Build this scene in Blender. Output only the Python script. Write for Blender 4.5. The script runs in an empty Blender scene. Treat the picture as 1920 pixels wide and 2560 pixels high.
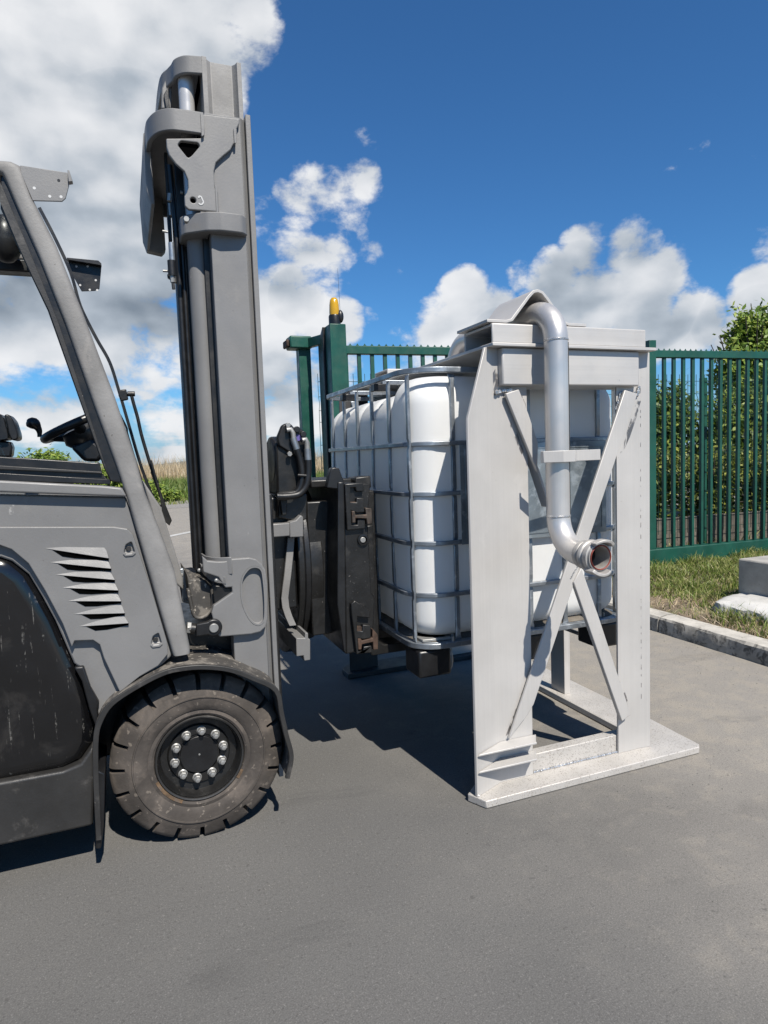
import bpy, bmesh, math, random
import numpy as np
from mathutils import Vector, Matrix, Quaternion
random.seed(7)
S = bpy.context.scene
COL = S.collection
# ------------------------------------------------------------------ camera, sky, sun, exposure
cd = bpy.data.cameras.new("camera"); cam = bpy.data.objects.new("camera", cd); COL.objects.link(cam)
R3 = [[0.930112, -0.365516, -0.035913], [-0.064062, -0.065172, -0.995816], [0.361646, 0.928521, -0.084033]]          # rows: image right, image down, view direction (solved from the photo's vanishing points)
r, d, f = (Vector(v) for v in R3)
M4 = Matrix((r, -d, -f)).transposed().to_4x4()
M4.translation = (0, 0, 1.28)
cam.matrix_world = M4
cd.sensor_fit = 'HORIZONTAL'; cd.sensor_width = 36; cd.lens = 36 * 1638.5 / 1920
cd.clip_start = .05; cd.clip_end = 3000
S.camera = cam
S.view_settings.view_transform = 'Standard'; S.view_settings.look = 'None'
S.view_settings.exposure = .55; S.view_settings.gamma = 1
S.cycles.max_bounces = 8; S.cycles.transparent_max_bounces = 12
SUN_DIR = Vector((.12, -1, 1.29)).normalized()
EL = math.asin(SUN_DIR.z); AZ = math.atan2(SUN_DIR.x, SUN_DIR.y)
sd = bpy.data.lights.new("sun", 'SUN'); sun = bpy.data.objects.new("sun", sd); COL.objects.link(sun)
sd.energy = 5.0; sd.angle = math.radians(.5); sd.color = (1, .945, .855)
sun.rotation_euler = SUN_DIR.to_track_quat('Z', 'Y').to_euler()
sun.location = (2, -8, 12)

W = bpy.data.worlds.new("World"); S.world = W; W.use_nodes = True
nt = W.node_tree; N = nt.nodes; Lk = nt.links
for n in list(N): N.remove(n)
def nn(t, **k):
    n = N.new(t)
    for a, b in k.items(): setattr(n, a, b)
    return n
def put(sock, v):
    if isinstance(v, bpy.types.NodeSocket): Lk.new(v, sock)
    else: sock.default_value = v
def ma(op, a, b=None, c=None, clamp=False):
    n = nn('ShaderNodeMath', operation=op); n.use_clamp = clamp
    put(n.inputs[0], a)
    if b is not None: put(n.inputs[1], b)
    if c is not None: put(n.inputs[2], c)
    return n.outputs[0]
def vm(op, a, b=None):
    n = nn('ShaderNodeVectorMath', operation=op); put(n.inputs[0], a)
    if b is not None: put(n.inputs[1], b)
    return n.outputs['Value'] if op == 'DOT_PRODUCT' else n.outputs[0]
def mr(v, a, b, c=0., d_=1., kind='SMOOTHSTEP'):
    n = nn('ShaderNodeMapRange', interpolation_type=kind)
    put(n.inputs['Value'], v); n.inputs['From Min'].default_value = a; n.inputs['From Max'].default_value = b
    n.inputs['To Min'].default_value = c; n.inputs['To Max'].default_value = d_
    return n.outputs[0]
def noise(vec, scale, detail=8, rough=.55, dist=0., w=None):
    n = nn('ShaderNodeTexNoise'); put(n.inputs['Vector'], vec)
    n.inputs['Scale'].default_value = scale; n.inputs['Detail'].default_value = detail
    n.inputs['Roughness'].default_value = rough; n.inputs['Distortion'].default_value = dist
    return n.outputs['Fac']
def mixc(fac, a, b, kind='MIX'):
    n = nn('ShaderNodeMix', data_type='RGBA', blend_type=kind)
    put(n.inputs[0], fac); put(n.inputs[6], a); put(n.inputs[7], b)
    return n.outputs[2]
tc = nn('ShaderNodeTexCoord'); dirv = tc.outputs['Generated']
sky = nn('ShaderNodeTexSky', sky_type='NISHITA'); sky.sun_disc = False
sky.sun_elevation = EL; sky.sun_rotation = AZ; sky.altitude = 0
sky.air_density = 1.0; sky.dust_density = .1; sky.ozone_density = 3.0
hsv = nn('ShaderNodeHueSaturation'); Lk.new(sky.outputs[0], hsv.inputs['Color'])
hsv.inputs['Saturation'].default_value = 1.; hsv.inputs['Value'].default_value = 1.
sep = nn('ShaderNodeSeparateXYZ'); Lk.new(dirv, sep.inputs[0]); dz = sep.outputs['Z']
blue = vm('MULTIPLY', hsv.outputs[0], (.50, 1.0, 1.42))
blue = mixc(mr(dz, -.02, .13, .85, 0.), blue, (3.9, 5.6, 7.6, 1))
# clouds: each entry is a direction on the sky, an angular radius, a weight
BL = [((-0.1193,0.8458,0.5201),15,1.3), ((-0.0224,0.8598,0.5102),12,1.3), ((0.0787,0.8392,0.5381),7,1.2), ((0.1680,0.8321,0.5285),3.6,1.0), ((0.1363,0.8452,0.5169),3.3,.9), ((-0.0968,0.9068,0.4104),10,1.3), ((0.0035,0.9138,0.4062),9,1.3), ((0.0246,0.9492,0.3137),8,1.2),
      ((-0.0654,0.9547,0.2902),10,1.2), ((0.0594,0.9789,0.1953),6,1.0), ((-0.0406,0.9794,0.1976),6,.95), ((-0.1169,0.9741,0.1934),7,1.0), ((-0.0090,0.9708,0.2397),9,1.2), ((-0.1040,0.9895,0.1004),4.5,.8), ((-0.0665,0.9944,0.0822),3,.8), ((0.0640,0.9968,0.0486),4,.75), ((0.0238,0.9939,0.1075),3,.6), ((0.0016,0.9903,0.1387),5,.7),
      ((0.2549,0.8984,0.3577),3.0,.74), ((0.2917,0.8904,0.3495),3.0,.72), ((0.3230,0.8710,0.3701),2.2,.70), ((0.3119,0.8940,0.3216),2.8,.70), ((0.3387,0.8953,0.2895),2.0,.62), ((0.2445,0.9165,0.3166),2.6,.64), ((0.2835,0.9184,0.2760),3.6,.95), ((0.2422,0.9256,0.2909),2.4,.6), ((0.2499,0.9425,0.2218),4.5,1.0), ((0.2113,0.9574,0.1970),5,1.0), ((0.3016,0.9318,0.2021),2.8,.9), ((0.3461,0.9150,0.2071),1.3,.65), ((0.2301,0.9642,0.1321),4.5,.9), ((0.1919,0.9253,0.3272),2.5,.5),
      ((0.2418,0.9682,0.0644),4.5,.8), ((0.3806,0.8874,0.2601),1.2,.55), ((0.4115,0.9007,0.1396),4,.6), ((0.2959,0.9463,0.1306),3,.75),
      ((0.4669,0.8550,0.2259),2.7,1.0), ((0.4429,0.8762,0.1900),3.2,1.0), ((0.4990,0.8464,0.1863),3.6,1.0), ((0.5374,0.8073,0.2440),1.6,.55),
      ((0.5760,0.7975,0.1796),4,1.0), ((0.5741,0.7828,0.2400),2.8,1.0), ((0.6036,0.7501,0.2702),2.7,1.0), ((0.6453,0.7170,0.2636),2.9,1.1), ((0.6267,0.7505,0.2100),4.0,1.0), ((0.6694,0.7093,0.2208),3.5,1.0), ((0.6857,0.6852,0.2455),2.4,.55), ((0.6766,0.7170,0.1677),4,1.0), ((0.7171,0.6766,0.1673),3,1.1), ((0.7155,0.6462,0.2653),1.8,.45), ((0.7035,0.6792,0.2093),2,.6),
      ((0.7679,0.6148,0.1799),3.2,1.1), ((0.7634,0.5994,0.2407),2.2,.62), ((0.7562,0.6384,0.1434),3,.9), ((0.7410,0.6333,0.2232),1.6,.45),
      ((0.8220,0.5363,0.1917),6,1.1), ((0.8735,0.4476,0.1916),7,1.1), ((-0.2456,0.8979,0.3653),10,1.2), ((-0.2615,0.9572,0.1243),7,1.0)]
DK = [((-0.0615,0.9596,0.2747),9,.72), ((0.0395,0.9618,0.2708),8,.85), ((0.0391,0.9296,0.3665),7,.5), ((-0.0149,0.9875,0.1568),5,.45), ((-0.1059,0.9197,0.3781),7,.30), ((0.6024,0.7692,0.2131),4.2,.75), ((0.6728,0.7129,0.1975),4,.70), ((0.5175,0.8394,0.1658),2.6,.55), ((0.2433,0.9412,0.2342),2.4,.45), ((0.2167,0.9690,0.1190),4,.45), ((0.7405,0.6533,0.1576),2.2,.4), ((0.7677,0.6210,0.1581),2.5,.5), ((-0.1005,0.9920,0.0761),2,.3)]
def blobs(L):
    acc = None
    for dv, rad, w in L:
        c0 = math.cos(math.radians(rad))
        t = ma('MULTIPLY_ADD', vm('DOT_PRODUCT', dirv, dv), 1/(1-c0), -c0/(1-c0))
        t = ma('MAXIMUM', t, 0.)
        t = ma('MULTIPLY', ma('POWER', t, .55), w)
        acc = t if acc is None else ma('MAXIMUM', acc, t)
    return acc
stretch = vm('MULTIPLY', dirv, (1, 1, 1.5))
n1 = noise(stretch, 7.0, 13, .60, .10); n3 = noise(stretch, 6.0, 3, .45, .10)
n1b = noise(vm('ADD', stretch, (-.010, .0, .035)), 6.0, 3, .45, .10)
n2 = noise(stretch, 2.6, 4, .5)
mask = blobs(BL); dark = blobs(DK)
# far thin layers near the horizon
hz = mr(dz, .015, .10, 1., 0.)
lay = noise(vm('MULTIPLY', dirv, (1, 1, 9)), 5, 8, .55)
dens = ma('ADD', ma('MULTIPLY_ADD', n1, 2.7, -1.75), mask)
dens = ma('ADD', dens, ma('MULTIPLY', hz, ma('MULTIPLY_ADD', lay, 1.6, -.75)))
alpha = mr(dens, .06, .44)
lit = ma('MULTIPLY_ADD', ma('ADD', ma('SUBTRACT', n3, n1b), ma('MULTIPLY', ma('SUBTRACT', n1, n3), .34)), 2.6, .80)
lit = ma('SUBTRACT', lit, ma('MULTIPLY', dark, ma('MULTIPLY_ADD', n2, 1.1, .08)), clamp=True)
cloud = nn('ShaderNodeValToRGB'); Lk.new(lit, cloud.inputs[0])
e = cloud.color_ramp.elements
e[0].position = .0; e[0].color = (.25, .30, .36, 1); e[1].position = 1.; e[1].color = (.97, .98, 1., 1)
m_ = e.new(.42); m_.color = (.50, .56, .63, 1)
m_ = e.new(.72); m_.color = (.78, .81, .85, 1)
cl10 = vm('SCALE', cloud.outputs[0]); cl10.node.inputs['Scale'].default_value = 10.9
col = mixc(ma('MULTIPLY', alpha, .97), blue, cl10)
bg = nn('ShaderNodeBackground'); Lk.new(col, bg.inputs[0]); bg.inputs[1].default_value = .0565
wo = nn('ShaderNodeOutputWorld'); Lk.new(bg.outputs[0], wo.inputs[0])
W.cycles.sampling_method = 'MANUAL'; W.cycles.sample_map_resolution = 512

# ------------------------------------------------------------------ materials
KB = .62       # all paints measured against the sun strength and exposure above
def mat(name, base, rough=.5, metal=0., var=.12, vs=6., bump=0., bs=60., speck=None, spec=.5, streak=None, coat=0., drip=None, stain=None):
    """Principled surface with large tone variation, optional specks, streaks, stains and fine bump, all in object space"""
    global N, Lk
    base = tuple(x*KB for x in base)
    m = bpy.data.materials.new(name); m.use_nodes = True
    N = m.node_tree.nodes; Lk = m.node_tree.links
    b = N['Principled BSDF']
    tcn = nn('ShaderNodeTexCoord'); P = tcn.outputs['Object']
    c = (*base, 1.)
    n = noise(P, vs, 6, .6)
    lo = tuple(x*(1-var*1.6) for x in base)+(1.,); hi = tuple(min(1, x*(1+var*1.2)) for x in base)+(1.,)
    col = mixc(mr(n, .3, .7), lo, hi)
    if streak:      # (direction scale vector, strength)
        s = noise(vm('MULTIPLY', P, streak[0]), 1., 5, .6)
        col = mixc(mr(s, .35, .65, streak[1], 0.), col, tuple(x*.45 for x in base)+(1.,))
    if stain:       # (colour, scale, threshold, strength)
        s = noise(P, stain[1], 7, .65, .4)
        col = mixc(mr(s, stain[2], stain[2]+.12, 0., stain[3]), col, (*stain[0], 1.))
    if speck:       # (colour, scale, threshold, strength)
        s = noise(P, speck[1], 3, .5)
        col = mixc(mr(s, speck[2], speck[2]+.05, 0., speck[3]), col, (*speck[0], 1.))
    if drip:        # dried run marks: (colour, scale vector, threshold, strength)
        s = noise(vm('MULTIPLY', P, drip[1]), 1., 4, .6, .3)
        br_ = noise(P, 90, 3, .6)
        col = mixc(ma('MULTIPLY', mr(s, drip[2], drip[2]+.05, 0., drip[3]), mr(br_, .42, .58)), col, (*drip[0], 1.))
    put(b.inputs['Base Color'], col)
    rr = noise(P, vs*2.3, 5, .6)
    put(b.inputs['Roughness'], mr(rr, .3, .7, max(0, rough-.08), min(1, rough+.1)))
    b.inputs['Metallic'].default_value = metal
    b.inputs['Specular IOR Level'].default_value = spec
    b.inputs['Coat Weight'].default_value = coat
    if bump:
        bn = nn('ShaderNodeBump'); bn.inputs['Strength'].default_value = bump; bn.inputs['Distance'].default_value = .004
        put(bn.inputs['Height'], noise(P, bs, 6, .65)); Lk.new(bn.outputs[0], b.inputs['Normal'])
    return m
GRAY = mat('grey_paint', (.248, .244, .240), .46, 0, .07, 3.5, .12, 160, speck=((.05, .045, .04), 85, .73, .5), stain=((.21, .20, .185), 9, .60, .30), drip=((.40, .39, .37), (30, 30, 9), .70, .5))
GRAYD = mat('grey_paint_dusty', (.300, .291, .280), .62, 0, .14, 5, .2, 120, speck=((.05, .045, .04), 75, .71, .6), stain=((.27, .25, .23), 9, .58, .35))
DARKP = mat('dark_grey_paint', (.036, .0345, .033), .5, 0, .15, 6, .15, 120, speck=((.3, .28, .26), 60, .72, .5), stain=((.13, .12, .11), 8, .56, .4))
BLACK = mat('black_steel', (.016, .0155, .015), .42, 0, .2, 8, .18, 70, speck=((.30, .28, .26), 120, .71, .6), stain=((.04, .038, .035), 9, .57, .5))
BLACKS = mat('black_plastic', (.014, .014, .015), .38, 0, .15, 8, .1, 140)
GLOSS = mat('black_gloss_panel', (.008, .008, .009), .16, 0, .2, 5, .02, 20, speck=((.30, .27, .24), 38, .725, .7), drip=((.26, .25, .23), (80, 80, 7.0), .61, .33), stain=((.03, .028, .026), 6, .55, .4), coat=.4)
RUBBER = mat('tyre_rubber', (.100, .086, .075), .78, 0, .22, 7, .4, 50, stain=((.120, .100, .084), 7, .48, .6), speck=((.20, .17, .14), 50, .64, .5), spec=.3)
RUBF = mat('fender_rubber', (.085, .078, .070), .66, 0, .2, 6, .25, 60, stain=((.20, .18, .155), 13, .50, .7), speck=((.38, .34, .29), 60, .62, .7))
CHROME = mat('chrome', (.85, .82, .78), .26, .40, .03, 4)
VOID = mat('opening_shade', (.003, .003, .003), 1, 0, .01, spec=0)  # flat black, painted in for the shade inside openings and slots
ZINC = mat('zinc_bolt', (.48, .475, .455), .46, .55, .08, 30)
GALV = mat('galvanised_steel', (.46, .50, .54), .40, .75, .14, 12, .06, 60, stain=((.62, .65, .68), 22, .55, .5))
GALVP = mat('galvanised_plate', (.42, .48, .52), .36, .65, .16, 7, .04, 40, stain=((.60, .66, .70), 9, .52, .5))
ALU = mat('aluminium_plate', (.715, .688, .655), .48, .18, .05, 2.2, .06, 240, streak=((140, 140, 1.6), .07), speck=((.22, .19, .17), 80, .72, .5), stain=((.50, .48, .46), 5, .60, .35))
ALUX = mat('aluminium_beam', (.735, .708, .675), .46, .20, .05, 3., .05, 240, streak=((1.6, 120, 140), .08), speck=((.30, .27, .25), 80, .73, .4))
ALUB = mat('aluminium_base_plate', (.70, .665, .62), .52, .18, .08, 4, .08, 120, speck=((.13, .105, .085), 190, .585, .6), stain=((.46, .41, .36), 9, .57, .45))
WELD = mat('weld_bead', (.78, .77, .76), .25, .7, .2, 60, .5, 120)
PIPE = mat('aluminium_pipe', (.93, .895, .855), .36, .60, .05, 4, .04, 160, streak=((120, 120, .9), .10))
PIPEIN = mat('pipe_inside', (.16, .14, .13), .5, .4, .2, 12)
SHADEALU = mat('shade_toned_aluminium', (.075, .075, .078), .55, .2, .12, 6)  # aluminium darkened in colour to stand for shade at the rear
SEAL = mat('red_rubber_seal', (.28, .045, .025), .6, 0, .1, 20)
HDPE = mat('white_polyethylene', (1.34, 1.34, 1.32), .38, 0, .025, 3., .05, 18, spec=.4)
b_ = HDPE.node_tree.nodes['Principled BSDF']
N = HDPE.node_tree.nodes; Lk = HDPE.node_tree.links
tl_ = nn('ShaderNodeBsdfTranslucent'); tl_.inputs[0].default_value = (.88, .88, .85, 1); mx_ = nn('ShaderNodeMixShader'); mx_.inputs[0].default_value = .36
Lk.new(b_.outputs[0], mx_.inputs[1]); Lk.new(tl_.outputs[0], mx_.inputs[2]); Lk.new(mx_.outputs[0], N['Material Output'].inputs[0])
GREEN = mat('green_paint', (.013, .100, .068), .42, 0, .12, 5, .08, 80, speck=((.10, .13, .10), 50, .70, .4))
WIRE = mat('green_wire', (.012, .05, .036), .5, 0, .1, 10)
def smearm():
    global N, Lk
    m = bpy.data.materials.new('grinding_mark'); m.use_nodes = True; N = m.node_tree.nodes; Lk = m.node_tree.links; b = N['Principled BSDF']
    b.inputs['Base Color'].default_value = (.20, .19, .19, 1); b.inputs['Roughness'].default_value = .35; b.inputs['Metallic'].default_value = .7
    P = nn('ShaderNodeTexCoord').outputs['Object']; t = nn('ShaderNodeBsdfTransparent'); mx = nn('ShaderNodeMixShader')
    s1 = noise(vm('MULTIPLY', P, (38, 38, 16)), 1., 5, .6, .8)
    put(mx.inputs[0], mr(s1, .45, .58, 0., .85)); Lk.new(t.outputs[0], mx.inputs[1]); Lk.new(b.outputs[0], mx.inputs[2]); Lk.new(mx.outputs[0], N['Material Output'].inputs[0]); return m
SMEAR = smearm()
RUST = mat('rusty_steel', (.10, .058, .038), .8, .1, .35, 20, .3, 60, stain=((.05, .03, .02), 18, .52, .7))
CONC = mat('concrete', (.52, .495, .45), .85, 0, .12, 6, .45, 45, speck=((.16, .15, .13), 60, .66, .5))
CONCW = mat('white_concrete', (.74, .725, .69), .85, 0, .10, 7, .5, 40, speck=((.3, .29, .27), 50, .68, .5))
CONCD = mat('weathered_concrete', (.20, .175, .145), .9, 0, .25, 5, .5, 45, streak=((9, 9, .9), .5), speck=((.42, .38, .32), 60, .66, .5))
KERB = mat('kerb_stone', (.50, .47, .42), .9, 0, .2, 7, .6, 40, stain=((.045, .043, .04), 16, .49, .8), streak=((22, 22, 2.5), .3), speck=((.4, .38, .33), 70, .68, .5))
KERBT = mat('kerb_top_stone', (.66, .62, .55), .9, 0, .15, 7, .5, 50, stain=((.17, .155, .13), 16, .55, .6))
YEL = mat('amber_plastic', (.75, .42, .01), .22, 0, .05, 9, coat=.3)
WHITEP = mat('white_paint', (.75, .75, .74), .6, 0, .05, 10)
ROADW = mat('worn_road_paint', (.62, .61, .58), .85, 0, .2, 3)
PURPLE = mat('purple_sticker', (.16, .13, .40), .4, 0, .1, 20)
REEDM = mat('dry_reed', (.46, .37, .24), .9, 0, .25, 1.2)
BARK = mat('bark', (.10, .075, .055), .9, 0, .3, 14, .5, 40)
HILLM = mat('far_shore', (.10, .13, .15), 1, 0, .2, .05)
SOIL = mat('dry_soil', (.26, .20, .14), .95, 0, .25, 4, .6, 40, stain=((.10, .12, .04), 5, .5, .6))
GRASSB = mat('grass_floor', (.13, .15, .045), .95, 0, .3, .8, .3, 30, stain=((.24, .20, .10), 1.3, .55, .6))
GRAVEL = mat('gravel', (.34, .32, .29), .95, 0, .3, 25, .5, 30)
def leafmat(name, a, b, c):
    global N, Lk
    m = bpy.data.materials.new(name); m.use_nodes = True
    N = m.node_tree.nodes; Lk = m.node_tree.links; bs = N['Principled BSDF']
    g = nn('ShaderNodeNewGeometry')
    rp = nn('ShaderNodeValToRGB'); Lk.new(g.outputs['Random Per Island'], rp.inputs[0])
    e = rp.color_ramp.elements; e[0].color = (*a, 1); e[1].color = (*c, 1); q = e.new(.55); q.color = (*b, 1)
    Lk.new(rp.outputs[0], bs.inputs['Base Color']); bs.inputs['Roughness'].default_value = .5
    bs.inputs['Specular IOR Level'].default_value = .35
    tr = nn('ShaderNodeBsdfTranslucent'); Lk.new(rp.outputs[0], tr.inputs[0])
    mx = nn('ShaderNodeMixShader'); mx.inputs[0].default_value = .28
    Lk.new(bs.outputs[0], mx.inputs[1]); Lk.new(tr.outputs[0], mx.inputs[2]); Lk.new(mx.outputs[0], N['Material Output'].inputs[0])
    return m
LEAFD = leafmat('shrub_leaf', (.025, .055, .010), (.075, .125, .020), (.22, .26, .045))
LEAFT = leafmat('tree_leaf', (.06, .12, .018), (.14, .21, .03), (.30, .35, .07))
LEAFY = leafmat('hedge_leaf', (.025, .045, .009), (.10, .135, .022), (.30, .31, .06))
GRASSL = leafmat('grass_blade', (.08, .13, .02), (.17, .22, .045), (.40, .36, .17))
GRASSF = leafmat('far_grass_blade', (.07, .12, .02), (.13, .19, .04), (.24, .26, .08))
REEDL = leafmat('reed_blade', (.36, .27, .16), (.50, .40, .26), (.62, .52, .37))
def glassm():
    global N, Lk
    m = bpy.data.materials.new('window_glass'); m.use_nodes = True; N = m.node_tree.nodes; Lk = m.node_tree.links
    N.remove(N['Principled BSDF'])
    t = nn('ShaderNodeBsdfTransparent'); t.inputs[0].default_value = (.93, .95, .95, 1); g = nn('ShaderNodeBsdfGlossy'); g.inputs['Roughness'].default_value = .02
    lw = nn('ShaderNodeLayerWeight'); lw.inputs[0].default_value = .25
    mx = nn('ShaderNodeMixShader'); Lk.new(ma('MULTIPLY', lw.outputs['Fresnel'], .35), mx.inputs[0]); Lk.new(t.outputs[0], mx.inputs[1]); Lk.new(g.outputs[0], mx.inputs[2])
    Lk.new(mx.outputs[0], N['Material Output'].inputs[0]); return m
GLASS = glassm()
def asphalt():
    global N, Lk
    m = bpy.data.materials.new('asphalt'); m.use_nodes = True; N = m.node_tree.nodes; Lk = m.node_tree.links; b = N['Principled BSDF']
    P = nn('ShaderNodeTexCoord').outputs['Object']
    big = noise(P, .7, 5, .6); fine = noise(P, 230, 4, .78); coarse = noise(P, 95, 3, .7); mid = noise(P, 9, 6, .65, .3)
    c = mixc(mr(big, .3, .7), (.114, .111, .106, 1), (.142, .138, .131, 1))
    # pale dust swept up towards the kerb and round the frame
    sx = nn('ShaderNodeSeparateXYZ'); Lk.new(P, sx.inputs[0])
    t = ma('MULTIPLY_ADD', sx.outputs['Y'], .16, ma('MULTIPLY_ADD', big, 2.2, ma('ADD', sx.outputs['X'], -1.1)))
    dustw = mr(t, .95, 2.9)
    c = mixc(ma('MULTIPLY', dustw, .85), c, (.31, .285, .25, 1))
    dn = mr(ma('ADD', mid, ma('MULTIPLY', dustw, .10)), .54, .70)
    c = mixc(ma('MULTIPLY', dn, ma('MULTIPLY_ADD', dustw, .4, .03)), c, (.36, .32, .26, 1))
    c = mixc(mr(fine, .38, .66, .42, 0.), c, (.035, .034, .033, 1))
    c = mixc(mr(fine, .60, .70, 0., .40), c, (.34, .325, .30, 1))
    c = mixc(mr(coarse, .55, .68, 0., .32), c, (.03, .029, .028, 1)); c = mixc(mr(coarse, .30, .40, .34, 0.), c, (.26, .25, .235, 1))
    wv_n = noise(vm('MULTIPLY', P, (1.5, 5, 1)), 1., 6, .65, .6)
    c = mixc(mr(wv_n, .55, .75, 0., .35), c, (.05, .049, .048, 1))
    # oil drips and pale scuffs, scattered
    vo = nn('ShaderNodeTexVoronoi'); vo.inputs['Scale'].default_value = 2.3; put(vo.inputs['Vector'], P)
    c = mixc(ma('MULTIPLY', mr(vo.outputs['Distance'], .02, .10, .55, 0.), mr(mid, .42, .58)), c, (.03, .029, .028, 1))
    dk = noise(P, 24, 4, .6)
    c = mixc(mr(dk, .66, .74, 0., .45), c, (.04, .038, .036, 1))
    put(b.inputs['Base Color'], c); b.inputs['Roughness'].default_value = .82; b.inputs['Specular IOR Level'].default_value = .3
    bn = nn('ShaderNodeBump'); bn.inputs['Strength'].default_value = .35; bn.inputs['Distance'].default_value = .003
    put(bn.inputs['Height'], fine); Lk.new(bn.outputs[0], b.inputs['Normal'])
    return m
ASPH = asphalt()

# ------------------------------------------------------------------ mesh tools
AX = {'x': lambda u, v, w: (w, u, v), 'y': lambda u, v, w: (u, w, v), 'z': lambda u, v, w: (u, v, w)}
class MB:
    def __init__(s): s.bm = bmesh.new()
    def loft(s, rings, closed_ring=True, caps=True, closed_path=False):
        R = [[s.bm.verts.new(p) for p in ring] for ring in rings]
        n = len(R[0]); m = len(R)
        for i in range(m if closed_path else m-1):
            a, b = R[i], R[(i+1) % m]
            for j in range(n if closed_ring else n-1):
                k = (j+1) % n
                try: s.bm.faces.new((a[j], a[k], b[k], b[j]))
                except ValueError: pass
        if caps and not closed_path:
            for q in (R[0], R[-1]):
                try: s.bm.faces.new(q)
                except ValueError: pass
        return s
    def prism(s, ax, pts, w0, w1):
        return s.loft([[AX[ax](u, v, w) for u, v in pts] for w in (w0, w1)])
    def plate(s, o, u, v, pts, t):
        """polygon pts in the frame (o,u,v), thickened by t along u x v"""
        o, u, v = Vector(o), Vector(u).normalized(), Vector(v).normalized(); n = u.cross(v)
        return s.loft([[o+u*a+v*b+n*w for a, b in pts] for w in (0, t)])
    def box(s, x0, x1, y0, y1, z0, z1):
        return s.prism('z', [(x0, y0), (x1, y0), (x1, y1), (x0, y1)], z0, z1)
    def bar(s, a, b, w, h, up=(0, 0, 1)):
        """rectangular bar from a to b, w across, h along up"""
        a, b = Vector(a), Vector(b); t = (b-a).normalized(); u = Vector(up); side = t.cross(u).normalized(); u = side.cross(t).normalized()
        q = [(-w/2, -h/2), (w/2, -h/2), (w/2, h/2), (-w/2, h/2)]
        return s.loft([[p+side*i+u*j for i, j in q] for p in (a, b)])
    def tube(s, path, rad, seg=12, caps=True):
        P = [Vector(p) for p in path]; n = len(P)
        rad = rad if isinstance(rad, (list, tuple)) else [rad]*n
        T = [(P[min(i+1, n-1)]-P[max(i-1, 0)]).normalized() for i in range(n)]
        u = T[0].orthogonal().normalized(); rings = []
        for i in range(n):
            if i: u = (T[i-1].rotation_difference(T[i]) @ u); u = (u - T[i]*u.dot(T[i])).normalized()
            v = T[i].cross(u)
            rings.append([P[i]+(u*math.cos(2*math.pi*k/seg)+v*math.sin(2*math.pi*k/seg))*rad[i] for k in range(seg)])
        return s.loft(rings, caps=caps)
    def sweep(s, path, prof, closed=False, up=(0, 0, 1)):
        """profile (side, up) swept along a path with a fixed up vector"""
        P = [Vector(p) for p in path]; n = len(P); U = Vector(up); rings = []
        for i in range(n):
            a = P[(i-1) % n] if (closed or i) else P[i]; b = P[(i+1) % n] if (closed or i < n-1) else P[i]
            t = (b-a).normalized(); sd_ = t.cross(U).normalized(); u = sd_.cross(t)
            rings.append([P[i]+sd_*c+u*e_ for c, e_ in prof])
        return s.loft(rings, closed_path=closed)
    def cyl(s, a, b, r0, r1=None, seg=24, caps=True):
        return s.tube([a, b], [r0, r0 if r1 is None else r1], seg, caps)
    def rev(s, c, axis, prof, seg=48, ang=None):
        """profile [(radius, along)] turned about axis through c"""
        c = Vector(c); a = Vector(axis).normalized(); u = a.orthogonal().normalized(); v = a.cross(u)
        rings = [[c+a*h+(u*math.cos(2*math.pi*k/seg)+v*math.sin(2*math.pi*k/seg))*max(r_, 1e-5) for k in range(seg)] for r_, h in prof]
        return s.loft(rings, caps=False)
    def ball(s, c, r, sc=(1, 1, 1), seg=16):
        mt = Matrix.Translation(c) @ Matrix.Diagonal((*[r*q for q in sc], 1))
        bmesh.ops.create_uvsphere(s.bm, u_segments=seg, v_segments=seg//2, radius=1, matrix=mt); return s
    def build(s, name, m, parent=None, bevel=0., smooth=38, seg=2):
        bmesh.ops.remove_doubles(s.bm, verts=s.bm.verts, dist=1e-6)
        bmesh.ops.recalc_face_normals(s.bm, faces=s.bm.faces)
        me = bpy.data.meshes.new(name); s.bm.to_mesh(me); s.bm.free()
        me.materials.append(m)
        if smooth:
            me.shade_smooth(); me.set_sharp_from_angle(angle=math.radians(smooth))
        o = bpy.data.objects.new(name, me); COL.objects.link(o); kid(o, parent)
        if bevel:
            bv = o.modifiers.new('edge', 'BEVEL'); bv.width = bevel; bv.segments = seg; bv.limit_method = 'ANGLE'; bv.angle_limit = math.radians(38)
        return o
def kid(o, parent):
    if parent is not None:
        o.parent = parent
        o.matrix_parent_inverse = Matrix.Translation(-Vector(parent.location)) if parent.type == 'EMPTY' and parent.parent is None else Matrix.Identity(4)
def raw(name, verts, faces, m, parent=None, smooth=False):
    me = bpy.data.meshes.new(name); me.from_pydata(verts, [], faces); me.materials.append(m)
    if smooth: me.shade_smooth()
    o = bpy.data.objects.new(name, me); COL.objects.link(o); kid(o, parent); return o
def tag(o, label=None, cat=None, group=None, kind=None):
    if label: o['label'] = label
    if cat: o['category'] = cat
    if group: o['group'] = group
    if kind: o['kind'] = kind
    return o
def thing(name, loc, label, cat, group=None):
    o = bpy.data.objects.new(name, None); COL.objects.link(o); o.location = loc; o.empty_display_size = .2
    return tag(o, label, cat, group)
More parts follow.
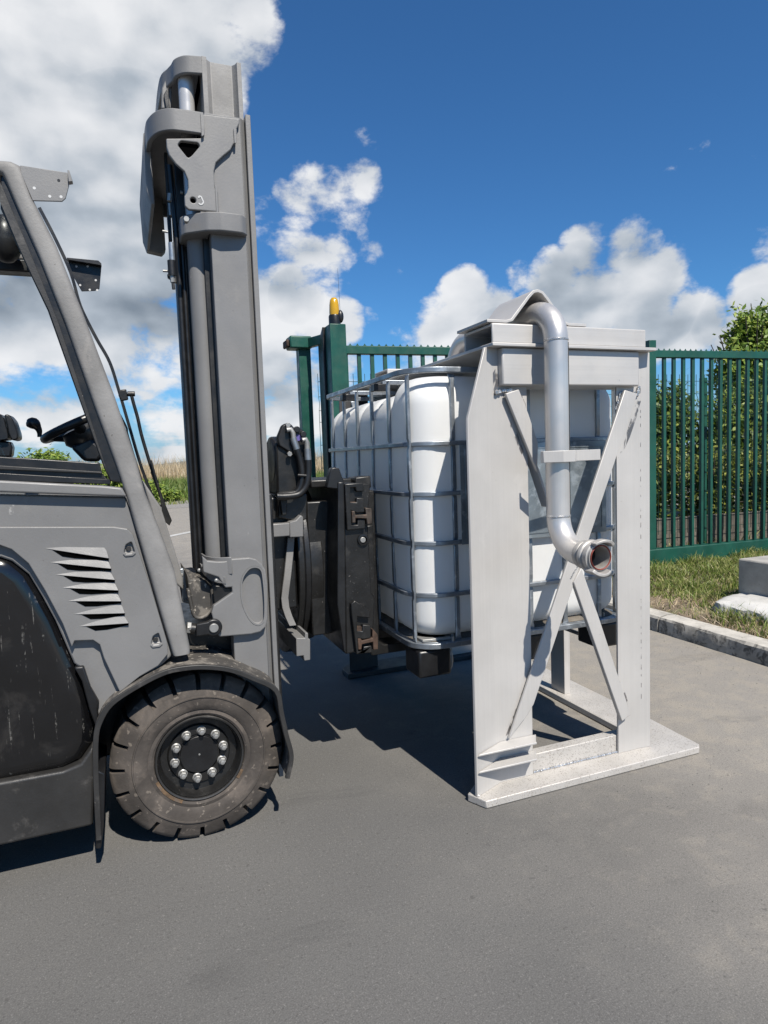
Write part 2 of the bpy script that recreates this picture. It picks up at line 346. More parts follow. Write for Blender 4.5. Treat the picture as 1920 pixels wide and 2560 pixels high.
def carve(o, cutter):
    """boolean cut, baked into the mesh; the cutter is removed"""
    md = o.modifiers.new('cut', 'BOOLEAN'); md.operation = 'DIFFERENCE'; md.object = cutter; md.solver = 'EXACT'
    while o.modifiers.find('cut') > 0: 
        o.modifiers.move(o.modifiers.find('cut'), o.modifiers.find('cut')-1)
    oth = [(m.name, m.show_viewport) for m in o.modifiers if m.name != 'cut']
    for nme, _ in oth: o.modifiers[nme].show_viewport = False
    bpy.context.view_layer.update()
    me = bpy.data.meshes.new_from_object(o.evaluated_get(bpy.context.evaluated_depsgraph_get()))
    o.modifiers.remove(md)
    for nme, v in oth: o.modifiers[nme].show_viewport = v
    me.shade_flat(); o.data = me
    bpy.data.objects.remove(cutter)
def ellipse(cx, cz, a, b, n=28, tilt=0.):
    return [(cx+a*math.cos(t)*math.cos(tilt)-b*math.sin(t)*math.sin(tilt), cz+a*math.cos(t)*math.sin(tilt)+b*math.sin(t)*math.cos(tilt)) for t in (2*math.pi*k/n for k in range(n))]
def rpoly(pts, r, n=4):
    """round the corners of a polygon"""
    out = []; m = len(pts)
    for i in range(m):
        p = Vector(pts[i]); a = Vector(pts[i-1])-p; b = Vector(pts[(i+1) % m])-p
        k = min(r, a.length*.45, b.length*.45); a = p+a.normalized()*k; b = p+b.normalized()*k
        for j in range(n+1):
            t = j/n; q = a*(1-t)**2+p*2*t*(1-t)+b*t*t; out.append((q.x, q.y))
    return out
def smoothpath(pts, sub=6):
    """Catmull-Rom through the points"""
    P = [Vector(p) for p in pts]; P = [P[0]*2-P[1]]+P+[P[-1]*2-P[-2]]; out = []
    for i in range(1, len(P)-2):
        a, b, c, e_ = P[i-1:i+3]
        for k in range(sub):
            t = k/sub
            out.append(.5*((2*b)+(c-a)*t+(2*a-5*b+4*c-e_)*t*t+(3*b-a-3*c+e_)*t**3))
    out.append(P[-2]); return [tuple(v) for v in out]

# ------------------------------------------------------------------ ground
def sheet(name, x0, x1, y0, y1, z, m, nx=1, ny=1):
    vs = [(x0+(x1-x0)*i/nx, y0+(y1-y0)*j/ny, z) for j in range(ny+1) for i in range(nx+1)]
    fs = [(j*(nx+1)+i, j*(nx+1)+i+1, (j+1)*(nx+1)+i+1, (j+1)*(nx+1)+i) for j in range(ny) for i in range(nx)]
    return tag(raw(name, vs, fs, m), kind='structure')
sheet('asphalt_ground', -60, 60, -30, 22, 0, ASPH)
sheet('field_ground', -1500, 1500, 21.5, 2500, -.02, GRASSB)
sheet('gravel_verge', -60, 60, 20, 24.5, .004, GRAVEL)
c0 = [(0.611,12.201), (1.259,12.999)]
(ax_, ay_), (bx_, by_) = c0
dx_, dy_ = bx_-ax_, by_-ay_
raw_pts = [(ax_-dx_*9, ay_-dy_*9), (bx_+dx_*1.2, by_+dy_*1.2)]
w_ = .13
tag(raw('road_marking', [(raw_pts[0][0], raw_pts[0][1]-w_, .004), (raw_pts[1][0], raw_pts[1][1]-w_, .004), (raw_pts[1][0], raw_pts[1][1]+w_, .004), (raw_pts[0][0], raw_pts[0][1]+w_, .004)], [(0, 1, 2, 3)], ROADW), kind='structure')
# far low shore on the horizon
hv = []; hf = []
for i in range(121):
    a = math.radians(-60+i*1.2); rr = 1200
    hgt = 4+3.5*math.sin(i*.7)+2.5*math.sin(i*.23+1)+random.random()*1.2
    hv += [(rr*math.sin(a), rr*math.cos(a), -1), (rr*1.01*math.sin(a), rr*1.01*math.cos(a), max(1.5, hgt)), (rr*1.2*math.sin(a), rr*1.2*math.cos(a), -1)]
    if i: k = 3*i; hf += [(k-3, k, k+1, k-2), (k-2, k+1, k+2, k-1)]
tag(raw('hills', hv, hf, HILLM, smooth=True), kind='structure')

def blades(name, n, place, h, w, m, lean=.35, seed=1, kind='stuff', parent=None):
    rg = np.random.default_rng(seed); P = place(rg, n); n = len(P)
    H = h*(.55+.9*rg.random(n))*(.7+.75*np.clip(np.sin(P[:, 0]*9+P[:, 1]*3)*np.sin(P[:, 1]*8-P[:, 0]*2)+.4, 0, 1.2)); a = rg.random(n)*6.283; Wd = w*(.6+.8*rg.random(n)); ln = lean*H*rg.random(n)*1.6; b = rg.random(n)*6.283
    c, s_ = np.cos(a)*Wd/2, np.sin(a)*Wd/2
    lx, ly = np.cos(b)*ln, np.sin(b)*ln
    V = np.empty((n, 5, 3))
    V[:, 0] = P+np.stack([-c, -s_, np.zeros(n)], 1); V[:, 1] = P+np.stack([c, s_, np.zeros(n)], 1)
    md_ = P+np.stack([lx*.35, ly*.35, H*.6], 1)
    V[:, 2] = md_+np.stack([c*.75, s_*.75, np.zeros(n)], 1); V[:, 3] = md_-np.stack([c*.75, s_*.75, np.zeros(n)], 1)
    V[:, 4] = P+np.stack([lx, ly, H], 1)
    F = [];
    for i in range(n): k = 5*i; F += [(k, k+1, k+2, k+3), (k+3, k+2, k+4)]
    o = raw(name, V.reshape(-1, 3).tolist(), F, m, parent)
    if kind: o['kind'] = kind
    return o
def far_place(y0, y1, x0, x1, z=0.):
    def f_(rg, n):
        y = y0+(y1-y0)*rg.random(n)**1.3; x = x0+(x1-x0)*rg.random(n); x = x*y/((y0+y1)/2)
        return np.stack([x, y, np.full(n, z)], 1)
    return f_
blades('meadow_grass', 42000, far_place(24, 44, -8, 14), .34, .035, GRASSF, .5, 3)
blades('reed_bed', 30000, far_place(44, 80, -11, 22), 1.02, .035, REEDL, .25, 4)
blades('verge_grass', 1500, far_place(21.8, 24.5, -6, 9), .12, .03, GRASSL, .6, 5)

# raised bank on the right with kerb
def bank_z(x, y):
    t = min(1, max(0, (x-3.5)/1.6)); return .105+.075*t+.012*math.sin(x*5.1+y*2.2)
nx, ny = 40, 60
bv = [(3.48+(9-3.48)*i/nx, -3+13*j/ny, bank_z(3.48+(9-3.48)*i/nx, -3+13*j/ny)-(.03 if i == 0 else 0)) for j in range(ny+1) for i in range(nx+1)]
bf = [(j*(nx+1)+i, j*(nx+1)+i+1, (j+1)*(nx+1)+i+1, (j+1)*(nx+1)+i) for j in range(ny) for i in range(nx)]
tag(raw('bank_ground', bv, bf, SOIL, smooth=True), kind='structure')
def kerb_stone(y0, y1, last, label):
    ny_ = 26; rg = random.Random(int(y0*100)); rings = []
    for j in range(ny_+1):
        y = y0+.006+(y1-y0-.012)*j/ny_; e0 = .006*rg.random(); e1 = .010*rg.random()
        rings.append([(3.356+e0*.6, y, -.06), (3.352+e0, y, .03), (3.358+e1, y, .088+e1*.3), (3.374+e0, y, .106-e1*.4), (3.44, y, .112+e0*.4), (3.508, y, .108), (3.515, y, -.06)])
    o = MB().loft(rings).build('kerb_stone', KERB, None, 0, 30); tag(o, label, 'kerb stone', 'kerb stones along the grass bank')
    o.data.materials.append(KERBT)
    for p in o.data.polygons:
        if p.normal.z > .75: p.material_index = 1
    return o
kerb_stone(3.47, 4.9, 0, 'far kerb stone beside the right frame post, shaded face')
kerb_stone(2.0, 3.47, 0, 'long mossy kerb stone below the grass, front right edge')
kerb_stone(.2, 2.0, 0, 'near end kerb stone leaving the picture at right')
def bank_place(rg, n):
    x = 3.52+3.6*rg.random(n*2)**1.1; y = 1.8+3.3*rg.random(n*2)
    gl = 5.153-.0767*x
    bare = (x < 3.75) & (y > 2.9+.4*np.sin(x*9)) & (rg.random(n*2) < .88)
    cl = np.sin(x*7.3+1)*np.sin(y*6.1)+.6*np.sin(x*17+y*13)
    thin = (x < 4.05) & (cl < .2) & (rg.random(n*2) < .6)
    blk = (x > 3.78) & (x < 5.2) & (y > 2.3) & (y < 3.47)
    k = (y < gl-.03) & ~bare & ~thin & ~blk
    x, y = x[k][:n], y[k][:n]
    return np.stack([x, y, np.array([bank_z(a, b) for a, b in zip(x, y)])-.004], 1)
blades('bank_grass', 30000, bank_place, .055, .0075, GRASSL, .9, 8)
def straw_place(rg, n):
    x = 3.5+.5*rg.random(n); y = 2.4+2.2*rg.random(n)
    return np.stack([x, y, np.array([bank_z(a, b) for a, b in zip(x, y)])], 1)
tag(blades('dry_straw', 2600, straw_place, .03, .004, REEDL, 2.2, 9), kind='stuff')
def back_place(rg, n):
    x = 2+8*rg.random(n); y = 5.25-.0767*x+3.0*rg.random(n)
    return np.stack([x, y, np.full(n, .14)], 1)
blades('grass_behind_gate', 9000, back_place, .10, .012, GRASSL, .7, 10)

# loose grit lying on the asphalt by the tyre, the frame and the kerb
rg = np.random.default_rng(31); gv = []; gf = []
for (gx, gy, sx_, sy_, n_) in ((.42, 1.98, .22, .16, 700), (.15, 1.95, .35, .12, 350), (1.9, 1.9, .5, .12, 350), (3.15, 3.1, .14, .8, 800), (2.6, 2.7, .5, .5, 350), (.75, 2.35, .25, .15, 250), (1.3, 1.7, 1.2, .5, 300)):
    for _ in range(n_):
        x, y = gx+sx_*rg.normal(), gy+sy_*rg.normal(); r_ = .0011+.0022*rg.random()**4
        if x > 3.34: continue
        k = len(gv); gv += [(x+r_, y, r_*.5), (x-r_*.8, y+r_*.4, r_*.5), (x, y+r_, r_*.4), (x+.2*r_, y-r_, r_*.4), (x, y, r_*1.3), (x, y, -.001)]
        gf += [(k, k+2, k+4), (k+2, k+1, k+4), (k+1, k+3, k+4), (k+3, k, k+4)]
tag(raw('loose_grit', gv, gf, mat('grit_stone', (.24, .23, .21), .95, 0, .3, 60)), kind='stuff')
# concrete plinth on the bank
blk = thing('concrete_plinth', (4.4, 3.2, .12), 'square grey concrete block on a rough white footing in the grass at right', 'concrete block')
rg = random.Random(4); rings = []
foot = [(3.73, 2.93), (3.72, 3.15), (3.74, 3.34), (3.86, 3.41), (4.1, 3.46), (4.6, 3.50), (5.1, 3.44), (5.15, 2.9), (5.1, 2.35), (4.5, 2.3), (4.0, 2.33), (3.8, 2.6)]
fp = smoothpath([(a, b, 0) for a, b in foot+foot[:1]], 5)[:-1]
ctr = (4.4, 2.9)
for sc_, z_ in ((1.03, .06), (1.02, .12), (1.0, .165), (.985, .19), (.95, .202), (.86, .206)):
    rings.append([(ctr[0]+(x-ctr[0])*sc_+rg.uniform(-.012, .012), ctr[1]+(y-ctr[1])*sc_+rg.uniform(-.012, .012), z_+rg.uniform(-.010, .008)) for x, y, _ in fp])
MB().loft(rings).build('footing', CONCW, blk, 0, 40)
MB().prism('z', rpoly([(4.107, 3.471), (4.112, 2.72), (4.86, 2.70), (4.86, 3.44)], .015), .19, .449).build('block', CONC, blk, .012)

# ------------------------------------------------------------------ sliding gate, posts, mesh fence, wall
GD = Vector((.9971, -.0767, 0)); GN = Vector((.0767, .9971, 0)); G0 = Vector((4.60, 4.80, 0))
def gp(s, n, z): p = G0+GD*s+GN*n; return (p.x, p.y, z)
def gbar(mb, s0, s1, n0, n1, z0, z1):
    return mb.loft([[gp(s, n, z) for s, n in ((s0, n0), (s1, n0), (s1, n1), (s0, n1))] for z in (z0, z1)])
gate = thing('sliding_gate', gp(0, 0, .13), 'long green barred sliding gate with a toothed top rail and deep bottom beam', 'gate')
SL, SR, GT = -3.10, 4.4, 2.185
gbar(MB(), SL, SR, -.03, .03, GT-.085, GT-.02).build('top_rail', GREEN, gate, .004)
gbar(MB(), SL, SR, -.05, .05, .15, .322).build('bottom_beam', GREEN, gate, .006)
tm = MB(); s = SL
while s < SR-.06:
    tm.loft([[gp(s+a, n, GT-.02+b) for a, b in ((0, 0), (.06, 0), (.040, .007), (.030, .022), (.020, .007))] for n in (-.002, .002)]); s += .06
tm.build('tooth_strip', GREEN, gate, 0)
for s0, wd in ((SL+.03, .06), (-.87, .055), (.06-.10, .075), (2.3, .06)):
    gbar(MB(), s0-wd/2, s0+wd/2, -.032, .032, .322, GT+(.07 if abs(s0+.04) < .01 else -.085)).build('stile', GREEN, gate, .004)
k = 0; s = SL+.17
while s < SR:
    if abs(s+.87) > .06 and abs(s+.04) > .07:
        gbar(MB(), s-.015, s+.015, -.015, .015, .322, GT-.085).build('bar', GREEN, gate, .003)
    s += .1085
# guide portal at the left end with its beacon
por = thing('gate_portal', gp(-3.2, .1, .1), 'pair of green square gate guide posts joined by a short top arm', 'gate post')
PB = [(1.503,2.303), (1.635,2.312), (1.483,1.610), (1.541,1.281)]
xb0, zb0 = PB[0]; xb1 = PB[1][0]
MB().box(xb0+.005, xb1, 4.86, 5.0-.002, .05, zb0).build('front_post', GREEN, por, .006)
MB().prism('x', [(5.003, .05), (5.14, .05), (5.14, zb0-.10), (5.003, zb0)], xb0-.015, xb0+.02).build('side_plate', BLACKS, por, .004)
PA = [(1.384,2.184), (1.484,2.197), (1.376,1.557), (1.480,1.555), (1.302,2.287), (1.483,2.293), (1.479,2.192), (1.297,2.187), (1.274,2.260), (1.270,2.181)]
MB().box(PA[0][0], PA[1][0], 5.35, 5.45, .05, PA[4][1]-.01).build('rear_post', GREEN, por, .006)
MB().box(PA[4][0], PA[5][0]+.003, 5.30, 5.46, PA[7][1], PA[4][1]).build('arm_end', GREEN, por, .012)
MB().box(PA[8][0], PA[4][0]-.004, 5.31, 5.45, PA[7][1]+.01, PA[4][1]-.03).build('rusty_stop', RUST, por, .01)
MB().bar((PA[5][0]-.02, 5.38, PA[4][1]-.05), (xb0+.02, 5.02, PA[4][1]-.07), .05, .075).build('top_arm', GREEN, por, .004)
bc = thing('flashing_beacon', (xb0+.055, 4.9, zb0), 'amber flashing beacon with a thin aerial on top of the green gate post', 'beacon')
bcx, bcy = xb0+.060, 4.91
MB().rev((bcx, bcy, zb0), (0, 0, 1), [(0, .0), (.046, 0), (.046, .06), (.042, .072), (0, .072)], 24).build('beacon_base', BLACKS, bc)
MB().rev((bcx, bcy, zb0+.072), (0, 0, 1), [(.038, 0), (.039, .02), (.036, .08), (.030, .115), (.018, .130), (0, .132)], 24).build('amber_lens', YEL, bc)
MB().ball((bcx+.040, bcy-.02, zb0+.06), .026, (1, 1, 1.9)).build('aerial_socket', BLACKS, bc)
MB().cyl((bcx+.04, bcy-.02, zb0+.09), (bcx+.034, bcy-.02, zb0+.42), .0014, .0008, 6).build('aerial', BLACKS, bc)
# welded mesh fence behind
mf = thing('mesh_fence', gp(0, .55, .1), 'green welded wire mesh fence panels standing just behind the sliding gate', 'fence')
FN, FT = .55, 2.02
wv = MB(); s = -3.05
vz = [.36, .46, .485, .51, 1.05, 1.075, 1.10, 1.78, 1.805, 1.83, 1.90, 1.93, FT]
vn = [0, 0, -.035, 0, 0, -.035, 0, 0, -.035, 0, 0, 0, 0]
while s < 4.2:
    if -3.3 < s < -.2 or s > .0:
        wv.tube([gp(s, FN+b, a) for a, b in ((.36, 0), (1.70, 0), (1.76, -.03), (1.82, 0), (FT, 0))], .0027, 4)
    s += .053
wv.build('wire_panel', WIRE, mf, 0, 60)
wh = MB()
for z in (.40, .60, .80, 1.0, 1.2, 1.4, 1.6, 1.70, 1.82, 1.95): wh.tube([gp(-3.05, FN-.004, z), gp(4.2, FN-.004, z)], .0032, 4)
wh.build('line_wires', WIRE, mf, 0, 60)
for s in (-1.6, 1.10, 3.6):
    gbar(MB(), s-.03, s+.03, FN+.005, FN+.06, .1, 1.99).build('post', GREEN, mf, .004)
lw_ = MB(); gbar(lw_, -2.5, 5, .62, .68, .0, .52); tag(lw_.build('low_wall', CONCD, None, .006), 'low brown concrete gravel board wall under the mesh fence', 'wall')

# ------------------------------------------------------------------ shrubs and trees
def leafcloud(rg, blobs_, n, size):
    """leaf quads spread over the shell and inside of several ellipsoids"""
    V = []; F = []; tot = sum(b[3]*b[4]*b[5] for b in blobs_)
    for bx, by, bz, rx, ry, rz in blobs_:
        m = int(n*rx*ry*rz/tot)
        v = rg.normal(size=(m, 3)); v /= np.linalg.norm(v, axis=1)[:, None]
        rad = rg.random(m)**.38; rad *= .72+.28*np.sin(v[:, 0]*7+bx*3)*np.sin(v[:, 2]*8+by)*np.sin(v[:, 1]*6+1)+.14*rg.normal(size=m)
        C = np.array([bx, by, bz])+v*rad[:, None]*np.array([rx, ry, rz])
        C = C[C[:, 2] > .1]; m = len(C)
        nr = np.array([.1, -.55, .75])+.62*rg.normal(size=(m, 3)); a = np.cross(nr, rg.normal(size=(m, 3))); a /= np.linalg.norm(a, axis=1)[:, None]; b = np.cross(nr, a); b /= np.linalg.norm(b, axis=1)[:, None]
        L = size*(.6+.8*rg.random(m))[:, None]; 
        q = np.stack([C-a*L*.5, C+b*L*.22, C+a*L*.5, C-b*L*.22], 1)
        k0 = len(V); V += q.reshape(-1, 3).tolist(); F += [(k0+4*i, k0+4*i+1, k0+4*i+2, k0+4*i+3) for i in range(m)]
    return V, F
def plant(name, label, cat, base, blobs_, n, size, m, seed, group=None, trunk=.03):
    rg = np.random.default_rng(seed); t = thing(name, base, label, cat, group)
    V, F = leafcloud(rg, blobs_, n, size); raw('crown', V, F, m, t)
    tr = MB(); bx, by, bz = base; rr = random.Random(seed)
    for (x, y, z, rx, ry, rz) in blobs_:
        p0 = (bx+rr.uniform(-.05, .05), by+rr.uniform(-.05, .05), bz)
        mid = ((bx+x)/2+rr.uniform(-.1, .1), (by+y)/2+rr.uniform(-.1, .1), (bz+z)/2)
        tr.tube(smoothpath([p0, mid, (x, y, z), (x+rx*.3, y+ry*.2, z+rz*.7)], 4), [trunk*(1-.85*i/12) for i in range(13)], 6)
        for q in range(7):
            e_ = (x+rx*rr.uniform(-.9, .9), y+ry*rr.uniform(-.9, .9), z+rz*rr.uniform(-.3, .95))
            tr.tube([mid, ((mid[0]+e_[0])/2, (mid[1]+e_[1])/2, (mid[2]+e_[2])/2+.08), e_], [trunk*.45, trunk*.3, trunk*.1], 5)
    tr.build('trunk', BARK, t, 0, 60); return t
GS = 'shrubs behind the green gate'
plant('shrub', 'low sunlit shrub behind the gate next to the aluminium frame post', 'shrub', (5.55, 5.85, .12), [(5.5, 5.85, .75, .55, .35, .55), (5.75, 5.95, .95, .5, .35, .5), (5.3, 6.0, .5, .4, .4, .4)], 8000, .055, LEAFY, 11, GS)
plant('shrub', 'low yellow green shrub behind the middle of the right gate bars', 'shrub', (6.4, 5.85, .12), [(6.3, 5.8, .75, .55, .35, .6), (6.7, 5.9, .95, .5, .35, .45), (6.5, 5.85, .45, .6, .35, .4)], 8000, .055, LEAFY, 12, GS)
plant('shrub', 'low shrub behind the gate at the right edge of the picture', 'shrub', (7.3, 5.85, .12), [(7.2, 5.8, .75, .55, .35, .6), (7.7, 5.9, .8, .6, .4, .6)], 7000, .055, LEAFY, 13, GS)
plant('shrub', 'tall dark shrub with long leaves behind the gate, left of the tree', 'shrub', (7.1, 7.5, .1), [(6.95, 7.45, 1.45, .50, .5, .75), (7.4, 7.5, 1.65, .6, .5, .70), (7.1, 7.6, .9, .7, .5, .7)], 13000, .09, LEAFD, 14, GS)
plant('shrub', 'dense dark shrub under the tree behind the gate', 'shrub', (8.4, 7.3, .1), [(8.2, 7.2, 1.3, .8, .5, .9), (8.8, 7.3, 1.6, .7, .5, .8), (9.5, 7.2, 1.4, .7, .5, .9)], 13000, .09, LEAFD, 15, GS)
plant('shrub', 'dark shrub behind the gate beyond the right edge of the picture', 'shrub', (10.6, 6.8, .1), [(10.3, 6.7, 1.1, .8, .5, .9), (11.3, 6.7, 1.2, .8, .5, .9)], 7000, .10, LEAFD, 17, GS)
plant('tree', 'bright leafy tree rising above the gate at the right edge', 'tree', (10.2, 8.3, .1), [(9.7, 8.1, 2.45, .65, .6, .75), (10.4, 8.3, 2.95, .85, .7, .85), (10.9, 8.4, 2.4, .9, .7, .8), (9.9, 8.2, 3.15, .40, .4, .40), (9.4, 8.0, 2.1, .4, .4, .5)], 17000, .12, LEAFT, 16, None, .07)
plant('bush', 'round green bush far off, seen through the cab window', 'bush', (-2.75, 24, 0), [(-2.9, 24, .9, 1.3, .9, 1.0), (-1.9, 24.2, .8, .9, .8, .85), (-2.4, 24, 1.5, .8, .6, .55)], 9000, .16, LEAFT, 21, None, .06)
plant('bush', 'smaller green bush far off, behind the steering column', 'bush', (-.65, 24, 0), [(-.7, 24, .7, .8, .6, .8), (-.2, 24.2, .6, .6, .5, .7)], 4000, .14, LEAFT, 22, None, .05)
plant('bush', 'low leafy weeds at the field edge, between pillar and mast', 'bush', (1.1, 23.6, 0), [(.95, 23.6, .35, .45, .4, .45), (1.4, 23.7, .22, .45, .4, .30), (.6, 23.6, .4, .5, .4, .5)], 3500, .12, LEAFT, 23, None, .04)
# ------------------------------------------------------------------ aluminium frame with its pipe
fr = thing('tank_frame', (1.6, 2.8, 0), 'raw aluminium welded frame standing round the white tank, with a bent pipe on its front', 'frame')
FY = 2.085                                   # plane of the front posts
MB().prism('z', [(1.130, 1.99), (2.145, 1.99), (2.165, 2.01), (2.18, 2.31), (2.185, 3.62), (2.10, 3.70), (1.98, 3.70), (1.985, 2.27), (1.31, 2.26), (1.17, 2.13), (1.095, 2.065)], .002, .030).build('base_plate', ALUB, fr, .003)
MB().prism('z', [(1.12, 3.54), (1.975, 3.54), (1.975, 3.72), (1.17, 3.72), (1.12, 3.66)], .002, .030).build('base_plate', SHADEALU, fr, .003)
LP = [(1.249,1.402), (1.395,1.401), (1.808,1.395), (1.927,1.394)]; LP2 = [(1.390,0.278), (1.802,0.203), (1.925,0.181), (1.969,0.173)]
xl0, xl1, xr0, xr1 = LP[0][0], LP[1][0], LP[2][0], LP[3][0]
LT = [(1.115,0.042)]; xt = LT[0][0]
TB = [(1.219,1.640), (1.134,1.402), (1.952,1.596)]
def plan_post(name, pts, z0, z1, th=.010):
    a = [Vector(p) for p in pts]; n = len(a); off = []
    for i in range(n):
        t = (a[min(i+1, n-1)]-a[max(i-1, 0)]).normalized(); off.append(a[i]+Vector((-t.y, t.x))*th)
    return MB().prism('z', [tuple(p) for p in a]+[tuple(p) for p in reversed(off)], z0, z1)
ztop = 1.655
# left post: flat face with a wing folded towards the camera, the wing cut off slantwise at the top
mb = MB(); th = .010
bend = [(xt, 2.028), (xl0, FY), (xl1, FY)]
zb = TB[1][1]; xa = TB[0][0]
wd = Vector((xl0-xt, FY-2.028)); wn = Vector((-wd.y, wd.x)).normalized()*th
front = [(xt, 2.028, .03), (xl0, FY, .03), (xl1, FY, .03), (xl1, FY, ztop), (xa+.02, FY-.022, ztop), (xt, 2.028, zb)]
front = [(xt, 2.028), (xl0, FY), (xl1, FY)]
cutx = xt+(xl0-xt)*.74; cuty = 2.028+(FY-2.028)*.74
prof = [[(xt, 2.028, .03), (xl0, FY, .03), (xl1, FY, .03)], [(xt, 2.028, zb), (xl0, FY, zb), (xl1, FY, zb)], [(cutx, cuty, ztop), (xl0, FY, ztop), (xl1, FY, ztop)]]
rings = []
for row in prof:
    back = [(x+(wn.x if i == 0 else (wn.x*.5 if i == 1 else 0)), y+(wn.y if i == 0 else th), z) for i, (x, y, z) in enumerate(row)]
    rings.append([Vector(p) for p in row]+[Vector(p) for p in reversed(back)])
post = MB().loft(rings).build('post', ALU, fr, .0015, 25)
xw = [(1.964,0.093)][0][0]
plan_post('post', [(xr0, FY), (xr1, FY), (xw+.005, FY-.006)], .03, ztop).build('post', ALU, fr, .0015, 25)
plan_post('post', [(1.97, 3.60), (1.80, 3.60), (1.72, 3.65)], .03, ztop).build('post', ALU, fr, .0015, 25)
plan_post('post', [(1.33, 3.62), (1.22, 3.60), (1.15, 3.60)], .03, ztop).build('post', SHADEALU, fr, .0015, 25)
SP = [(2.021,2.726), (2.080,2.748), (2.035,2.895)]
MB().box(SP[0][0], SP[0][0]+.036, SP[0][1]-.0, SP[0][1]+.115, .03, 1.5).build('side_post', ALU, fr, .002)
# bottom bar between the posts, with weld bead
MB().box(xl1-.075, xw-.02, 2.098, 2.145, .030, .103).build('bottom_bar', ALUB, fr, .003)
wb = MB(); rg = random.Random(3)
for i in range(46): x = 1.25+i*.0158; wb.ball((x, 2.095, .034), .0062+rg.random()*.002, (1.35, .9, .8), 8)
wb.build('weld', WELD, fr)
G1 = [(1.135,0.187), (1.364,0.188), (1.139,0.121), (1.363,0.126)]
for (p, q) in ((G1[0], G1[1]), (G1[2], G1[3])):
    zz = (p[1]+q[1])/2
    MB().prism('z', [(xt+.006, 2.022), (q[0]+.004, 2.018), (q[0]+.008, 2.03), (xl1+.012, FY-.004), (xl0, FY-.001)], zz-.004, zz+.004).build('gusset', ALU, fr, .002)
# upper beam, top plate, channel, peaked cover
UB = [(1.275,1.636), (1.272,1.520), (1.895,1.639), (1.894,1.522)]
MB().box(UB[0][0], UB[2][0], 2.055, 2.20, UB[1][1], ztop-.001).build('beam', ALUX, fr, .006)
MB().box(1.36, 1.97, 3.46, 3.61, UB[1][1], ztop-.001).build('beam', ALUX, fr, .006)
TP = [(1.225,1.646), (1.962,1.646)]
xp0, xp1 = TP[0][0], TP[1][0]; zp = (TP[0][1]+TP[1][1])/2
MB().prism('z', [(xp0, 2.035), (xp1, 2.035), (xp1, 2.32), (xp1-.05, 2.36), (xp1-.05, 3.62), (xp0, 3.62)], ztop, ztop+.012).build('top_plate', ALUX, fr, .002)
CH = [(1.236,1.741), (1.234,1.658), (1.928,1.735), (1.928,1.662)]
xc0, xc1, zc1 = CH[0][0], CH[2][0], (CH[0][1]+CH[2][1])/2
def channel(y0, y1, x0, x1, z0, z1):
    t = .010
    return MB().prism('x', [(y0, z0), (y0, z1), (y1, z1), (y1, z0), (y1-t, z0), (y1-t, z1-t), (y0+t, z1-t), (y0+t, z0)], x0, x1)
channel(2.055, 2.265, xc0, xc1, ztop+.014, zc1).build('channel', ALUX, fr, .004)
channel(3.40, 3.60, 1.375, 2.05, ztop+.014, zc1+.025).build('channel', ALUX, fr, .004)
PXC, PY, PR = 1.45, 1.98, .0425
ap = PXC+.0; z0_, za = zc1+.003, zc1+.118
half = [(-.215, 0), (-.135, 0), (-.108, .008), (-.035, za-z0_-.022), (-.016, za-z0_-.004), (0, za-z0_)]
out = half+[(-x, z) for x, z in reversed(half[:-1])]
inn = [(x*(.94 if abs(x) < .12 else 1), z-.012 if abs(x) < .12 else z-.010) for x, z in out]
inn = [(x, z) for x, z in out]
def offset_poly(pl, t):
    a = [Vector(p) for p in pl]; o_ = []
    for i in range(len(a)):
        tg = (a[min(i+1, len(a)-1)]-a[max(i-1, 0)]).normalized(); o_.append(a[i]+Vector((-tg.y, tg.x))*t)
    return o_
up_ = offset_poly(out, .011)
pk = [(ap-.015+x, z0_+z) for x, z in out]+[(ap-.015+p.x, z0_+p.y) for p in reversed(up_)]
MB().prism('y', pk, 2.062, 2.29).build('peaked_cover', ALU, fr, .0015, 50)
# diagonal braces
def qpoly(pl): return [tuple(p) for p in pl]
B1 = [(1.832,1.506), (1.894,1.491), (1.389,0.320), (1.358,0.280), (1.276,0.204)]
MB().prism('y', B1, 2.064, 2.076).build('brace', ALU, fr, .0025)
B2 = [(1.573,0.772), (1.609,0.826), (1.687,0.629), (1.846,0.200), (1.801,0.178), (1.651,0.568)]
MB().prism('y', B2, 2.055, 2.076).build('brace', ALU, fr, .0025)
B3 = [(1.290,1.491), (1.345,1.506), (1.385,1.416), (1.424,1.310), (1.419,1.204)]
MB().prism('y', B3, 2.060, 2.076).build('brace', ALU, fr, .0025)
B4 = [(1.398,1.299), (1.442,1.206), (1.484,1.082), (1.487,1.066), (1.482,1.069)]
MB().prism('y', B4, 2.08, 2.13).build('brace', ALU, fr, 0)
wb = MB()
def weld(pts, r0=.005, step=.008, seed=1):
    rr = random.Random(seed)
    for a, b in zip(pts[:-1], pts[1:]):
        a, b = Vector(a), Vector(b); n = max(1, int((b-a).length/step))
        for i in range(n): wb.ball(a.lerp(b, i/n)+Vector((rr.uniform(-1, 1), 0, rr.uniform(-1, 1)))*.0012, r0*rr.uniform(.8, 1.3), (1, .7, 1.1), 6)
def W3(pl, y): return [(x, y, z) for x, z in pl]
weld(W3([(1.263,1.496), (1.288,1.502), (1.340,1.507)], 2.076), .008, .010)
weld(W3([(1.824,1.495), (1.810,1.456), (1.797,1.425)], 2.08), .005, .008, 2)
weld(W3([(1.896,1.498), (1.870,1.450), (1.845,1.394), (1.819,1.326), (1.794,1.265)], 2.08), .0045, .009, 3)
weld(W3([(1.914,1.518), (1.906,1.489), (1.892,1.484)], 2.078), .008, .010, 4)
weld(W3([(1.782,1.529), (1.789,1.540), (1.807,1.543), (1.824,1.533)], 2.058), .0042, .007, 5)
